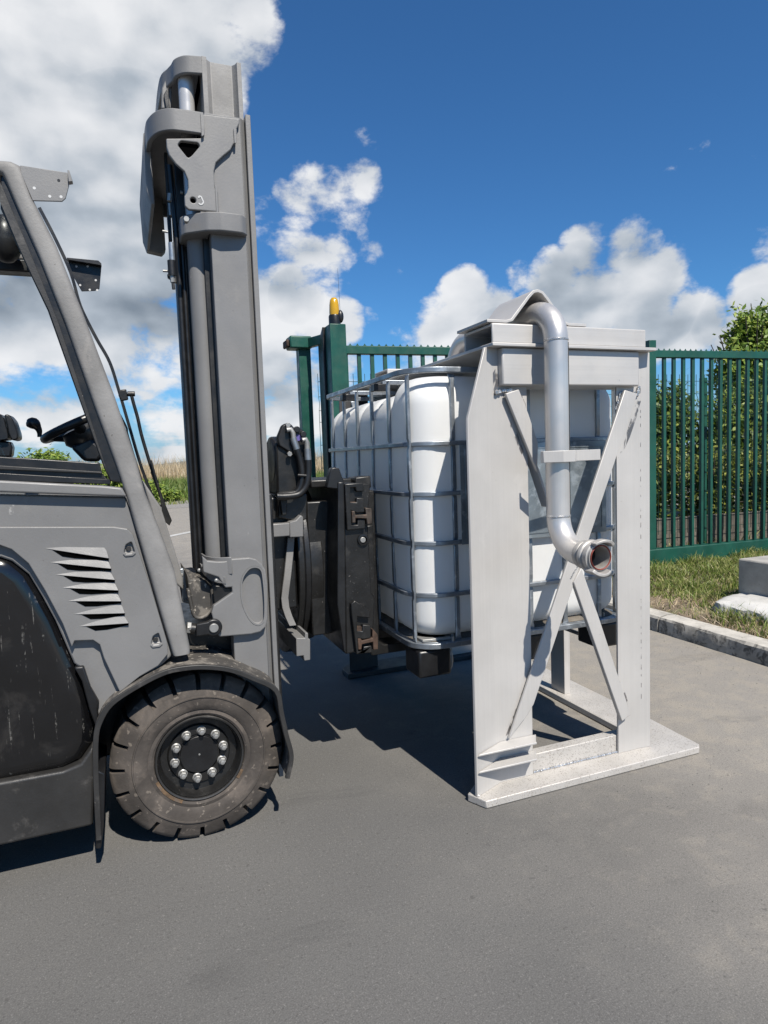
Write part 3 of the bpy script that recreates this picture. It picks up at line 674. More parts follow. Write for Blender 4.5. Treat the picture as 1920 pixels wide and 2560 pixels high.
weld(W3([(1.595,0.828), (1.576,0.806), (1.560,0.781)], 2.064), .0035, .007, 6)
weld(W3([(1.366,0.287), (1.371,0.339), (1.381,0.398)], 2.078), .003, .008, 7)
weld(W3([(1.122,0.031), (1.115,0.039)], 2.03), .006, .008, 8)
wb.build('weld', WELD, fr)
for y_, q in (("a", [(1.240,1.568), (1.264,1.584), (1.277,1.548), (1.271,1.506), (1.243,1.475), (1.238,1.434), (1.241,1.389), (1.233,1.418), (1.229,1.485)]), ("a", [(1.315,1.433), (1.330,1.401), (1.351,1.348), (1.374,1.289), (1.391,1.224), (1.374,1.257), (1.344,1.322), (1.320,1.380)]), ("a", [(1.339,1.506), (1.366,1.501), (1.390,1.454), (1.391,1.416), (1.377,1.432), (1.359,1.470)]),
              ("a", [(1.897,1.440), (1.919,1.485), (1.930,1.468), (1.904,1.394), (1.874,1.326), (1.842,1.269), (1.824,1.259), (1.860,1.349)]), ("a", [(1.274,0.209), (1.310,0.285), (1.364,0.397), (1.372,0.373), (1.336,0.295), (1.300,0.219)]), ("a", [(1.810,0.340), (1.829,0.321), (1.863,0.226), (1.871,0.175), (1.858,0.194), (1.829,0.280)])):
    q = [(max(xl0+.004, x) if x < 1.5 else x, z) for x, z in q]
    raw('grinding_mark', [(x, 2.0835, z) for x, z in q], [tuple(range(len(q)))], SMEAR, fr)
# stitch marks where the right post is folded
st = MB(); rr = random.Random(5); z = .2
while z < 1.5:
    l = rr.uniform(.008, .022); st.box(xr1-.0007, xr1+.0007, FY-.0012, FY+.001, z, z+l); z += l+rr.uniform(.012, .03)
st.build('fold_marks', SMEAR, fr)
# pipe
def arc(c, r, a0, a1, n, fn): return [fn(c[0]+r*math.cos(math.radians(a0+(a1-a0)*i/n)), c[1]+r*math.sin(math.radians(a0+(a1-a0)*i/n))) for i in range(n+1)]
ZA, RE, ZM = 1.782, .112, .920
yz = lambda y, z: (PXC, y, z)
path = [yz(PY-.175, ZM)]+arc((PY-.125, ZM+.125), .125, -90, 0, 14, yz)+[yz(PY, 1.2), yz(PY, 1.5)]+arc((PY+RE, ZA-RE), RE, 180, 90, 14, yz)+[yz(2.3, ZA)]+arc((2.62, ZA-.125), .125, 90, 0, 14, yz)+[yz(2.745, ztop+.012)]
pipe = MB().tube(path, PR, 40, caps=False).build('pipe', PIPE, fr, 0, 60)
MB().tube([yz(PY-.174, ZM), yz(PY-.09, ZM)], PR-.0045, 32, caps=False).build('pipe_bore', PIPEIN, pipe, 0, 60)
wv_ = MB()
for c_, ax_ in (((PXC, PY, 1.043), (0, 0, 1)), ((PXC, PY, ZA-RE), (0, 0, 1)), ((PXC, PY-.135, ZM), (0, 1, 0))):
    wv_.rev(c_, ax_, [(PR-.001, -.005), (PR+.0022, -.002), (PR+.0022, .002), (PR-.001, .005)], 40)
wv_.build('weld_ring', WELD, pipe)
MB().box(PXC+.0288, PXC+.0303, PY-.0325, PY-.0285, 1.05, 1.66).build('pipe_seam', DARKP, pipe)
COUP = mat('cast_coupling', (.60, .575, .54), .5, .35, .12, 20, .2, 60, stain=((.28, .25, .22), 14, .55, .6))
cp = MB()
yb = PY-.145
cp.rev((PXC, yb, ZM), (0, -1, 0), [(PR, -.01), (.0485, -.006), (.050, .004), (.048, .012), (.0455, .014), (.0455, .022), (.053, .024), (.0555, .032), (.053, .040), (.048, .044), (.048, .052), (.053, .054), (.053, .072), (.0475, .074), (.0465, .082), (.0375, .082), (.0375, .01)], 48)
coup = cp.build('pipe_coupling', COUP, fr, 0, 30)
for a0 in (62, 242):        # two hooked claws of the half-turn coupling
    rings = []
    for i in range(13):
        t = i/12; a = math.radians(a0+ -20+82*t)
        r0, r1 = .048, .064-.004*t; y0, y1 = yb-.074-.0*t, yb-.098-.010*math.sin(math.pi*t)
        if i < 3: y0, r0 = yb-.05, .047
        c_, s_ = math.cos(a), math.sin(a)
        rings.append([(PXC+c_*r0, y0, ZM+s_*r0), (PXC+c_*r1, y0, ZM+s_*r1), (PXC+c_*r1, y1, ZM+s_*r1), (PXC+c_*(r0+.004), y1, ZM+s_*(r0+.004))])
    MB().loft(rings).build('claw', COUP, coup, .002, 30)
MB().rev((PXC, yb-.083, ZM), (0, -1, 0), [(.0380, -.004), (.0385, .002), (.0405, .004), (.0425, .002), (.043, -.004)], 48).build('seal', SEAL, coup)
# pipe clamp on the brace
CL = [(1.329,1.277), (1.329,1.236), (1.397,1.279), (1.396,1.234), (1.486,1.277), (1.485,1.233)]; zcl0, zcl1 = CL[3][1], CL[2][1]
t = .008; e_ = PR+.001
pl_ = [(PXC-e_-.030, 1.968), (PXC-e_-.030, PY-e_+.022), (PXC-.018, PY-e_-.012), (PXC+.028, PY-e_-.012), (PXC+e_+.012, PY-e_+.02), (PXC+e_+.012, 2.02), (PXC+e_+.195, 2.045)]
ou = offset_poly(pl_, -t)
MB().prism('z', pl_+[tuple(p) for p in reversed(ou)], zcl0+.004, zcl1).build('pipe_clamp', ALU, fr, .0015, 25)

# ------------------------------------------------------------------ white liquid tank in its steel cage
ibc = thing('liquid_tank', (1.5, 2.83, .41), 'white plastic tank in a galvanised tube cage on black feet, inside the aluminium frame', 'liquid tank')
X0, X1, Y0, Y1, ZB, ZT = 1.0, 2.0, 2.25, 3.43, .541, 1.600
LB = [2.310, 2.503, 2.700, 2.895, 3.085, 3.285]
FB = [1.175, 1.345, 1.515, 1.685, 1.860]
per = []
def rrect(x0, x1, y0, y1, r, n=14, dens=.016):
    out = []
    for cx, cy, a0 in ((x1-r, y0+r, -90), (x1-r, y1-r, 0), (x0+r, y1-r, 90), (x0+r, y0+r, 180)):
        for i in range(n+1): a = math.radians(a0+90*i/n); out.append((cx+r*math.cos(a), cy+r*math.sin(a)))
    res = []
    for p, q in zip(out, out[1:]+out[:1]):
        L = math.hypot(q[0]-p[0], q[1]-p[1]); k = max(1, int(L/dens))
        res += [(p[0]+(q[0]-p[0])*i/k, p[1]+(q[1]-p[1])*i/k) for i in range(k)]
    return res
base = rrect(X0+.014, X1-.014, Y0+.014, Y1-.014, .100)
cx_, cy_ = (X0+X1)/2, (Y0+Y1)/2
def sst(a, b, x): t = min(1, max(0, (x-a)/(b-a))); return t*t*(3-2*t)
def ztopf(y): return 1.590-.048*sst(2.44, 2.52, y)
def groove(x, y):
    g = 0
    if abs(x-cx_) > .44:
        for b in LB[1:]: g = max(g, math.exp(-((y-b)/.020)**2))
    return g
rings = []
lev = []
RB, RT = .075, .115
for i in range(9): a = math.radians(90-90*i/8); lev.append(('b', RB*(1-math.cos(math.radians(90*i/8)) if False else 1-math.sin(math.radians(90*i/8))), ZB+.018+RB*(1-math.cos(math.radians(90*i/8)))))
for i in range(1, 20): lev.append(('m', 0, i/20))
for i in range(0, 13): a = math.radians(90*i/12); lev.append(('t', RT*(1-math.cos(a)), RT*math.sin(a)))
for k_, ins, zz in lev:
    ring = []
    for x, y in base:
        zt = ztopf(y); fz = zt-RT
        if k_ == 'b': z = zz
        elif k_ == 'm': z = (ZB+.018+RB)+(fz-(ZB+.018+RB))*zz
        else: z = fz+zz*1.0
        g = groove(x, y)*(.0045+(.010*math.sin(min(1, zz/RT)*math.pi/2) if k_ == 't' else 0))
        sx = 1-(ins+g)/(X1-X0)*2; sy = 1-ins/(Y1-Y0)*2
        if k_ == 'm': 
            bow = .006*math.sin(math.pi*zz)
            sx += bow/(X1-X0)*2
        z -= (groove(x, y)*.02 if k_ == 't' else 0)*(zz/RT)
        ring.append((cx_+(x-cx_)*sx, cy_+(y-cy_)*sy, z))
    rings.append(ring)
last = rings[-1]
for q in (.8, .55, .3): rings.append([(cx_+(x-cx_)*q, cy_+(y-cy_)*q, ztopf(y)+.001) for x, y, z in last])
MB().loft(rings).build('bottle', HDPE, ibc, 0, 180)
# embossed step line on the near shoulder
# cage
SQ = .0085
prof_sq = [(-SQ, -SQ), (SQ, -SQ), (SQ, SQ), (-SQ, SQ)]
def railpath(r): return [(x, y) for x, y in rrect(X0, X1, Y0, Y1, r, 7, 9)]
for z in (ZT, 1.323, 1.131, .940, .738):
    q = prof_sq if z < 1.5 else [(-.008, -.0105), (.008, -.0105), (.008, .0105), (-.008, .0105)]
    MB().sweep([(x, y, z) for x, y in railpath(.14)], q, True).build('cage_rail', GALV, ibc, .0025)
MB().sweep([(x, y, ZB) for x, y in railpath(.10)], [(-.012, -.011), (.012, -.011), (.012, .011), (-.012, .011)], True).build('cage_rail', GALV, ibc, .0025)
def vbar(x, y, nx_, ny_):
    """upright tube pinched flat where it crosses each rail"""
    zs = [ZB+.01]; rings = []
    def ring(z, w, dp, off): 
        c = Vector((x, y, z))+Vector((nx_, ny_, 0))*off; s_ = Vector((-ny_, nx_, 0)); n_ = Vector((nx_, ny_, 0))
        return [c+s_*a+n_*b for a, b in ((-w, -dp), (w, -dp), (w, dp), (-w, dp))]
    cross = [ZB+.012, .738, .940, 1.131, 1.323, ZT-.014]
    for i, z in enumerate(cross):
        fl = i in (0, 5)
        if i: rings.append(ring(z-.022, .0092, .0065, -.0115))
        if fl: rings.append(ring(z, .0155, .0025, -.014 if i else -.010))
        else: rings += [ring(z-.012, .0098, .005, -.0135), ring(z+.012, .0098, .005, -.0135)]
        if i < 5: rings.append(ring(z+.022, .0092, .0065, -.0115))
    return MB().loft(rings)
for y in LB:
    vbar(X0, y, -1, 0).build('cage_bar', GALV, ibc, .0025); vbar(X1, y, 1, 0).build('cage_bar', GALV, ibc, .0025)
for x in FB:
    vbar(x, Y0, 0, -1).build('cage_bar', GALV, ibc, .0025); vbar(x, Y1, 0, 1).build('cage_bar', GALV, ibc, .0025)
# steel label plates on the front face
def plate_on(x0, x1, z0, z1):
    y = Y0-.0125
    mb = MB().box(x0, x1, y-.0015, y, z0, z1)
    for a, b, c, d_ in ((x0+.02, x1-.02, z1-.024, z1-.018), (x0+.02, x1-.02, z0+.018, z0+.024), (x0+.02, x0+.026, z0+.024, z1-.024), (x1-.026, x1-.02, z0+.024, z1-.024)):
        mb.box(a, b, y-.0045, y-.0014, c, d_)
    return mb.build('label_plate', GALVP, ibc, .0012)
plate_on(1.19, 1.425, .93, 1.315); plate_on(1.44, 1.882, .93, 1.315)
MB().box(1.225, 1.25, Y0-.022, Y0-.014, 1.09, 1.115).build('plate_clip', GALV, ibc, .002)
# bottom tray, pallet feet, runners
MB().prism('z', rrect(X0+.004, X1-.004, Y0+.004, Y1-.004, .10, 6, 9), ZB-.016, ZB+.012).build('pallet_tray', GALV, ibc, .002)
MB().loft([[(x, y, ZB+.013) for x, y in rrect(X0+.012, X1-.012, Y0+.012, Y1-.012, .10, 8, 9)], [(x, y, ZB+.024) for x, y in rrect(X0+.03, X1-.03, Y0+.03, Y1-.03, .10, 8, 9)]]).build('pallet_lip', CONCD, ibc)
FZ0, FZ1 = .415, ZB-.017
for x0, x1 in ((X0+.005, X0+.145), (1.44, 1.58), (X1-.145, X1-.02)):
    for y0, y1 in ((Y0+.015, Y0+.155), (2.77, 2.91), (Y1-.155, Y1-.015)):
        MB().box(x0, x1, y0, y1, FZ0, FZ1).build('pallet_foot', BLACKS, ibc, .010)
for x in (1.10, 1.53, 1.90):
    MB().tube(smoothpath([(x+.052, Y0+.05, ZB-.02), (x+.055, Y0+.04, .47), (x+.055, Y0+.06, .425), (x+.055, Y0+.14, .409), (x+.055, 2.8, .409), (x+.055, Y1-.14, .409), (x+.055, Y1-.05, .44), (x+.055, Y1-.05, ZB-.02)], 4), .010, 8).build('pallet_runner', GALV, ibc, 0, 60)
wl = MB()
for x, y in ((1.145, Y0-.002), (1.16, Y0+.03), (1.62, Y0+.01), (1.89, Y0+.02)): wl.cyl((x, y, ZB+.01), (x, y, ZB+.030), .006, None, 8)
wl.build('pallet_bolt', ZINC, ibc)
cnr = MB()
cnr.prism('z', [(X0+.02, Y0+.14), (X0+.03, Y0+.03), (X0+.15, Y0+.012), (X0+.13, Y0+.07), (X0+.09, Y0+.12)], ZB+.0135, ZB+.024)
cnr.build('corner_plate', ZINC, ibc, .002)
MB().rev((1.5, 2.83, 1.5), (0, 0, 1), [(.09, .0), (.09, .055), (.085, .062), (0, .062)], 32).build('lid', BLACKS, ibc, .003)
cbx = MB().bar((X0+.03, 2.62, ZT-.006), (X1-.03, 2.62, ZT-.006), .022, .018); cbx.bar((X0+.03, 3.05, ZT-.006), (X1-.03, 3.05, ZT-.006), .022, .018)
cbx.build('top_crossbar', GALV, ibc, .002)
for y in (2.62, 3.05): MB().box(X0-.012, X0+.05, y-.022, y+.022, ZT-.045, ZT-.014).build('crossbar_bracket', BLACKS, ibc, .003)
# ------------------------------------------------------------------ forklift
fk = thing('forklift', (-.2, 2.7, 0), 'grey forklift with a tall mast and a black turning carriage in front', 'forklift')
PYs = 2.20                                  # outer side of the bodywork
FAR = 3.15                                  # outer side of the far flank
def mir(y): return PYs+FAR-y
# --- body side
body = [(-0.351,1.210), (-0.007,1.183), (0.010,1.119), (0.102,0.663), (0.097,0.651), (0.053,0.616), (-0.001,0.593), (-0.060,0.553), (-0.107,0.517), (-0.137,0.469), (-0.145,0.527), (-0.165,0.647), (-0.191,0.672), (-0.207,0.726), (-0.233,0.813), (-0.264,0.893), (-0.295,0.964), (-0.337,1.008), (-0.365,1.022)]
xL = -1.30
body = [(xL, body[0][1])]+body+[(xL, body[-1][1])]
def both(fn_):
    fn_(lambda y: y, 1); fn_(mir, -1)
MB().prism('y', body, 2.222, 2.262).build('side_panel', GRAY, fk, .006)
MB().prism('y', body, mir(2.222), mir(2.262)).build('side_panel', GRAY, fk, .006)
# raised pressing with rounded corner
ris = [(-0.356,1.115), (-0.047,1.093), (-0.010,1.084), (0.006,1.065), (0.020,1.010), (0.051,0.879), (0.087,0.707), (0.088,0.669), (0.054,0.633), (-0.003,0.607), (-0.064,0.566), (-0.103,0.683), (-0.112,0.727), (-0.130,0.744), (-0.182,0.749), (-0.191,0.730), (-0.211,0.806), (-0.251,0.912), (-0.290,1.000), (-0.331,1.046), (-0.360,1.061)]
ris = [(xL, ris[0][1])]+ris+[(xL, ris[-1][1])]
rp = MB().prism('y', ris, 2.197, 2.2215).build('pressed_panel', GRAY, fk, .012, 38, 4)
# louvres
LV = [(-0.249,1.043), (-0.073,1.026), (-0.067,0.997), (-0.238,0.999), (-0.068,0.987), (-0.062,0.964), (-0.225,0.960), (-0.062,0.950), (-0.054,0.928), (-0.210,0.918), (-0.053,0.915), (-0.046,0.894), (-0.197,0.875), (-0.047,0.880), (-0.040,0.859), (-0.184,0.832), (-0.038,0.844), (-0.032,0.820), (-0.173,0.792), (-0.032,0.808), (-0.023,0.787)]
for i in range(7):
    a, b, c = LV[3*i:3*i+3]
    tip = (a[0], 2.1965, a[1]); 
    mb = MB()
    # wedge blade: flush at the tip, standing proud at its lower edge
    lz = lambda x: a[1]+(c[1]-a[1])*(x-a[0])/(c[0]-a[0])
    P = [(a[0], 2.1968, a[1]), (a[0]+.060, 2.1966, lz(a[0]+.060)+.0145), (b[0]-.006, 2.1966, b[1]+.005), (b[0], 2.192, b[1]-.004), (c[0], 2.184, c[1]), ((a[0]+c[0])/2, 2.189, lz((a[0]+c[0])/2))]
    Q_ = [(x, 2.199, z) for x, y, z in P]
    mb.loft([P, Q_]).build('louvre', GRAY, rp, .0025)
    # black face painted for the shade in the slot under the blade
    n_x = LV[3*i+3] if i < 6 else (LV[18][0]+.02, LV[18][1]-.03); n_b = LV[3*i+4] if i < 6 else (LV[19][0], LV[19][1]-.026)
    s_ = MB().prism('y', [(a[0]+.026, lz(a[0]+.026)-.0005), (c[0]-.001, c[1]+.001), (c[0]-.002, c[1]-.0085), (a[0]+.085, lz(a[0]+.085)-.0165), (a[0]+.052, lz(a[0]+.052)-.0165)], 2.1955, 2.199)
    s_.build('louvre_slot_shade', VOID, rp)
for cpt in [(-0.007,1.024), (0.055,0.723)]:
    sq = rpoly([(cpt[0]-.017, cpt[1]-.017), (cpt[0]+.016, cpt[1]-.017), (cpt[0]+.008, cpt[1]+.019), (cpt[0]-.010, cpt[1]+.010)], .006)
    cu = MB().prism('y', sq, 2.18, 2.2105).build('cut', GRAY); carve(rp, cu)
    MB().cyl((cpt[0]-.002, 2.2105, cpt[1]-.003), (cpt[0]-.002, 2.204, cpt[1]-.003), .0075, None, 12).build('panel_bolt', DARKP, rp, .001)
    MB().sweep([(cpt[0]-.016, 2.196, cpt[1]-.016), (cpt[0]-.012, 2.196, cpt[1]-.023), (cpt[0]+.008, 2.196, cpt[1]-.023), (cpt[0]+.016, 2.196, cpt[1]-.016)], [(-.004, -.003), (.004, -.003), (.004, .003), (-.004, .003)], up=(0, -1, 0)).build('bolt_recess_rim', GRAY, rp, .0015)
# black side door, inset shoulder, sill
dr = [(-0.364,1.031), (-0.334,1.017), (-0.292,0.972), (-0.261,0.899), (-0.230,0.818), (-0.205,0.732), (-0.189,0.682), (-0.169,0.624), (-0.149,0.522), (-0.143,0.467), (-0.152,0.407), (-0.192,0.354), (-0.242,0.334), (-0.416,0.331)]
MB().prism('y', [(xL, dr[0][1])]+dr+[(xL, dr[-1][1])], 2.2135, 2.33).build('side_door', GLOSS, fk, .05, 38, 6)
st_ = [(-0.189,0.664), (-0.163,0.663), (-0.147,0.592), (-0.126,0.541), (-0.131,0.525), (-0.131,0.473), (-0.143,0.471), (-0.156,0.526), (-0.171,0.618)]
MB().prism('y', st_, 2.203, 2.235).build('step_tread', BLACKS, fk, .004)
sl = [(-0.414,0.345), (-0.243,0.344), (-0.192,0.357), (-0.154,0.405), (-0.155,0.324), (-0.170,0.151), (-0.428,0.150)]
MB().prism('y', [(xL, sl[0][1])]+sl+[(xL, .15)], 2.198, 2.50).build('sill', DARKP, fk, .008, 38, 3)
MB().box(xL, -.17, 2.50, 2.9, .16, .50).build('chassis', BLACK, fk, .01)
MB().box(xL, -.17, mir(2.50), mir(2.20), .15, .40).build('sill', DARKP, fk, .01)
MB().box(-.16, .36, 2.50, 2.85, .24, .58).build('front_axle', BLACK, fk, .01)
MB().prism('y', [(-0.368,1.167), (-0.023,1.140), (0.102,0.653), (0.088,0.629), (-0.061,0.547), (-0.414,0.545)], 2.30, 3.05).build('inner_body', BLACKS, fk, .01)
MB().box(xL, -.32, 2.24, 3.11, 1.10, 1.16).build('engine_cover', DARKP, fk, .01)
# ledge below the window
lg = [(-0.345,1.251), (-0.071,1.222), (-0.016,1.213), (-0.004,1.185), (-0.348,1.217)]
MB().prism('y', [(xL, lg[0][1])]+lg+[(xL, lg[-1][1])], 2.190, 2.25).build('window_ledge', GRAY, fk, .006, 38, 3)
# window frame
wf = [(-0.342,1.321), (-0.260,1.313), (-0.090,1.294), (-0.076,1.294), (-0.071,1.259), (-0.067,1.254), (-0.060,1.244), (-0.047,1.240), (-0.048,1.225), (-0.348,1.246)]
wf = [(xL, wf[0][1])]+wf+[(xL, wf[-1][1])]
MB().prism('y', wf, 2.222, 2.25).build('window_sill_frame', BLACKS, fk, .003)
rr1 = [(-0.345,1.295), (-0.071,1.265), (-0.071,1.259), (-0.346,1.283)]; MB().prism('y', [(xL, rr1[0][1])]+rr1+[(xL, rr1[-1][1])], 2.211, 2.222).build('window_track', DARKP, fk, .002)
rr1 = [(-0.347,1.273), (-0.048,1.240), (-0.049,1.225), (-0.348,1.250)]; MB().prism('y', [(xL, rr1[0][1])]+rr1+[(xL, rr1[-1][1])], 2.216, 2.2225).build('window_gasket', BLACKS, fk, .002)
pf = [(-0.282,2.128), (-0.251,2.110), (-0.224,2.038), (-0.180,1.910), (-0.122,1.713), (-0.063,1.467), (-0.018,1.274), (-0.015,1.227), (-0.049,1.235), (-0.062,1.271), (-0.073,1.308), (-0.116,1.473), (-0.187,1.748), (-0.221,1.839), (-0.253,1.928), (-0.289,2.032)]
MB().prism('y', pf, 2.212, 2.26).build('window_pillar_frame', BLACKS, fk, .004)
pf2 = [(-0.284,2.104), (-0.261,2.034), (-0.219,1.907), (-0.160,1.712), (-0.101,1.468), (-0.059,1.282), (-0.053,1.242), (-0.058,1.265), (-0.070,1.308), (-0.113,1.473), (-0.183,1.748), (-0.218,1.839), (-0.250,1.928), (-0.288,2.048)]
MB().prism('y', pf2, 2.207, 2.2125).build('window_trim', DARKP, fk, .002)
# A pillars with roof and light bracket
pil = [(-0.278,2.162), (-0.250,2.163), (-0.229,2.156), (-0.225,2.122), (-0.214,2.093), (-0.194,2.051), (-0.168,1.984), (-0.134,1.889), (-0.104,1.787), (-0.080,1.708), (-0.045,1.591), (-0.012,1.477), (0.019,1.347), (0.051,1.214), (0.053,1.183), (0.085,1.093), (0.106,1.009), (0.130,0.923), (0.143,0.825), (0.159,0.671), (0.157,0.660), (0.103,0.658), (0.100,0.667), (0.066,0.828), (-0.002,1.171), (-0.016,1.223), (-0.026,1.269), (-0.080,1.467), (-0.143,1.711), (-0.201,1.905), (-0.245,2.032), (-0.270,2.104), (-0.277,2.122), (-0.281,2.124)]
pil = [(xL, pil[0][1]+.03)]+pil+[(xL, pil[-1][1]+.03)]
PLl = [(-0.281,2.124), (-0.276,2.122), (-0.269,2.103), (-0.245,2.032), (-0.201,1.905), (-0.143,1.711), (-0.080,1.467), (-0.026,1.269), (-0.002,1.171), (0.031,1.003), (0.066,0.828), (0.100,0.668), (0.103,0.658)]
PRr = [(-0.278,2.162), (-0.250,2.163), (-0.229,2.155), (-0.206,2.073), (-0.150,1.938), (-0.090,1.742), (-0.018,1.494), (0.030,1.304), (0.050,1.198), (0.089,1.069), (0.125,0.939), (0.158,0.678), (0.157,0.660)]
PLl = [(xL, PLl[0][1]+.03)]+PLl; PRr = [(xL, PRr[0][1]+.03)]+PRr
for yc in (2.238, mir(2.238)):
    rings = []
    for (xa_, za_), (xb_, zb_) in zip(PLl, PRr):
        mid_ = Vector(((xa_+xb_)/2, yc, (za_+zb_)/2)); hx_ = Vector((xb_-xa_, 0, zb_-za_))/2
        rings.append([mid_+hx_*math.copysign(abs(math.cos(t))**.50, math.cos(t))+Vector((0, .045, 0))*math.copysign(abs(math.sin(t))**.45, math.sin(t)) for t in (2*math.pi*k/24 for k in range(24))])
    MB().loft(rings).build('front_pillar', GRAYD, fk, 0, 50)
z_t = [(-0.280,2.141)][0][1]
cr = [(-0.421,2.139), (-0.314,2.111), (-0.317,2.063), (-0.426,2.069)]
MB().box(cr[0][0]-.6, cr[1][0]+.02, 3.0, 3.08, cr[2][1], cr[1][1]).build('roof_rail', BLACKS, fk, .006)
MB().bar((-.285, 2.27, z_t-.012), (-.285, 3.08, z_t-.012), .05, .05).build('roof_beam', GRAY, fk, .01)
MB().box(xL, -.30, 2.30, 3.05, z_t+.0, z_t+.012).build('roof_panel', GLASS, fk)
bk = [(-0.228,2.153), (-0.100,2.147), (-0.103,2.112), (-0.115,2.073), (-0.125,2.063), (-0.203,2.057), (-0.229,2.135)]
br = MB().prism('y', bk, 2.199, 2.205).build('lamp_bracket', GRAY, fk, .0015)
MB().prism('y', [(-0.104,2.147), (-0.099,2.147), (-0.092,2.117), (-0.103,2.114)], 2.18, 2.2045).build('bracket_lip', GRAY, br, .001)
for cpt in [(-0.130,2.122), (-0.196,2.093), (-0.157,2.074), (-0.127,2.076)]:
    MB().cyl((cpt[0], 2.1985, cpt[1]), (cpt[0], 2.2, cpt[1]), .0042, None, 12).build('hole', BLACKS if cpt[0] > -.14 and cpt[1] > 2.1 else WHITEP, br)
ox = mir(2.2)
b2 = [(-0.173,2.153), (-0.053,2.146), (-0.042,2.135), (-0.057,2.036), (-0.076,2.027), (-0.127,2.022), (-0.161,2.094)]
br2 = MB().prism('y', b2, 3.10, 3.106).build('lamp_bracket', BLACKS, fk, .0015)
MB().prism('y', [(x, z-.004) for x, z in b2[:1]]+b2[1:3]+[(b2[2][0], b2[2][1]-.008), (b2[0][0], b2[0][1]-.012)], 3.07, 3.1).build('bracket_lip', BLACKS, br2, .001)
for cpt in [(-0.069,2.071), (-0.131,2.047), (-0.095,2.030), (-0.066,2.030), (-0.140,2.123), (-0.097,2.126)]:
    MB().cyl((cpt[0], 3.0985, cpt[1]), (cpt[0], 3.1, cpt[1]), .0045, None, 10).build('hole', WHITEP, br2)
# far windscreen edge, wiper arms, hoses
def xz3(pl, y): return [(x, y, z) for x, z in pl]
MB().sweep(smoothpath(xz3([(-0.246,2.279), (-0.200,2.172), (-0.154,2.046), (-0.131,1.932), (-0.110,1.869), (-0.075,1.787), (-0.034,1.698), (-0.007,1.584), (0.020,1.455), (0.058,1.277), (0.100,1.134), (0.117,1.114)], 2.9), 5), [(-.006, -.008), (.006, -.008), (.006, .008), (-.006, .008)], up=(0, 1, 0)).build('windscreen_edge', BLACKS, fk, 0)
MB().prism('y', [(-0.009,1.576), (0.020,1.580), (0.026,1.539), (-0.002,1.533), (-0.010,1.556)], 2.78, 2.80).build('wiper_pivot', BLACK, fk, .004)
q = [(0.023,1.561), (0.051,1.561)]; MB().cyl((q[0][0], 2.78, q[0][1]), (q[1][0], 2.78, q[1][1]), .010, None, 14).build('wiper_motor', BLACK, fk, .002)
MB().tube(smoothpath(xz3([(0.038,1.554), (0.044,1.521), (0.055,1.467), (0.064,1.405), (0.081,1.324), (0.095,1.265), (0.115,1.196), (0.095,1.255), (0.127,1.139), (0.136,1.100)], 2.78), 4), .0065, 8).build('wiper_arm', BLACK, fk, 0, 60)
MB().prism('y', [(0.090,1.300), (0.097,1.300), (0.109,1.239), (0.124,1.163), (0.158,1.055), (0.147,1.035), (0.126,1.056), (0.116,1.163)], 2.755, 2.765).build('wiper_blade', BLACK, fk, .002)
MB().tube(smoothpath(xz3([(-0.009,1.485), (0.012,1.433), (0.016,1.397), (0.054,1.225), (0.067,1.161)], 2.85), 5), .004, 6).build('washer_hose', BLACKS, fk, 0, 60)
MB().tube(smoothpath(xz3([(0.116,1.125), (0.103,1.085), (0.113,1.043), (0.124,1.001), (0.139,0.924), (0.156,0.854), (0.166,0.846)], 2.7), 5), .0045, 6).build('washer_hose', BLACKS, fk, 0, 60)
MB().prism('y', [(0.105,1.071), (0.124,1.062), (0.127,1.042), (0.114,1.038), (0.102,1.055)], 2.68, 2.72).build('wiper_joint', BLACK, fk, .003)
MB().prism('y', [(0.050,1.230), (0.103,1.135), (0.140,0.980), (0.161,0.880), (0.162,0.832), (0.133,0.864), (0.078,1.086)], 2.40, 3.0).build('cowl', GRAYD, fk, .006)
# front cowl fitting plate
fp_ = [(0.151,0.905), (0.167,0.908), (0.180,0.869), (0.184,0.774), (0.157,0.786), (0.152,0.844)]
fpo = MB().prism('y', fp_, 2.43, 2.45).build('hinge_plate', GALV, fk, .003)
for cpt in [(0.161,0.884), (0.162,0.845), (0.169,0.794)]: MB().ball((cpt[0], 2.429, cpt[1]), .006, (1, .6, 1), 8).build('rivet', ZINC, fpo)
# windows: the side pane slid back
gp_ = [(-0.343,1.355), (-0.330,1.316), (-0.332,1.292), (-0.348,1.293)]; MB().prism('y', [(xL, gp_[0][1]+.5), (gp_[0][0]-.05, gp_[0][1]+.5)]+gp_[:3]+[(xL, gp_[3][1])], 2.228, 2.232).build('window_pane', GLASS, fk)
# cab interior
swc = [(-0.286,1.378), (-0.056,1.480)]; c_ = Vector(((swc[0][0]+swc[1][0])/2+.02, 2.66, (swc[0][1]+swc[1][1])/2+.008)); dirv_ = Vector((swc[1][0]-swc[0][0], 0, swc[1][1]-swc[0][1])).normalized(); nrm = Vector((-dirv_.z, 0, dirv_.x))
rim_r = (Vector((swc[1][0], 0, swc[1][1]))-Vector((swc[0][0], 0, swc[0][1]))).length/2
rimp = [c_+dirv_*math.cos(a)*rim_r+Vector((0, 1, 0))*math.sin(a)*rim_r for a in (2*math.pi*i/40 for i in range(41))]
stw = MB(); stw.tube(rimp, .0155, 12, caps=False)
for a in (.5, 2.6, 4.7): stw.tube([c_-nrm*.03, c_+dirv_*math.cos(a)*rim_r*.5+Vector((0, 1, 0))*math.sin(a)*rim_r*.5-nrm*.02, c_+dirv_*math.cos(a)*rim_r+Vector((0, 1, 0))*math.sin(a)*rim_r], [.03, .022, .013], 8)
stw.rev(c_-nrm*.05, nrm, [(0, -.03), (.05, -.03), (.075, .0), (.07, .035), (.04, .045), (0, .048)], 24)
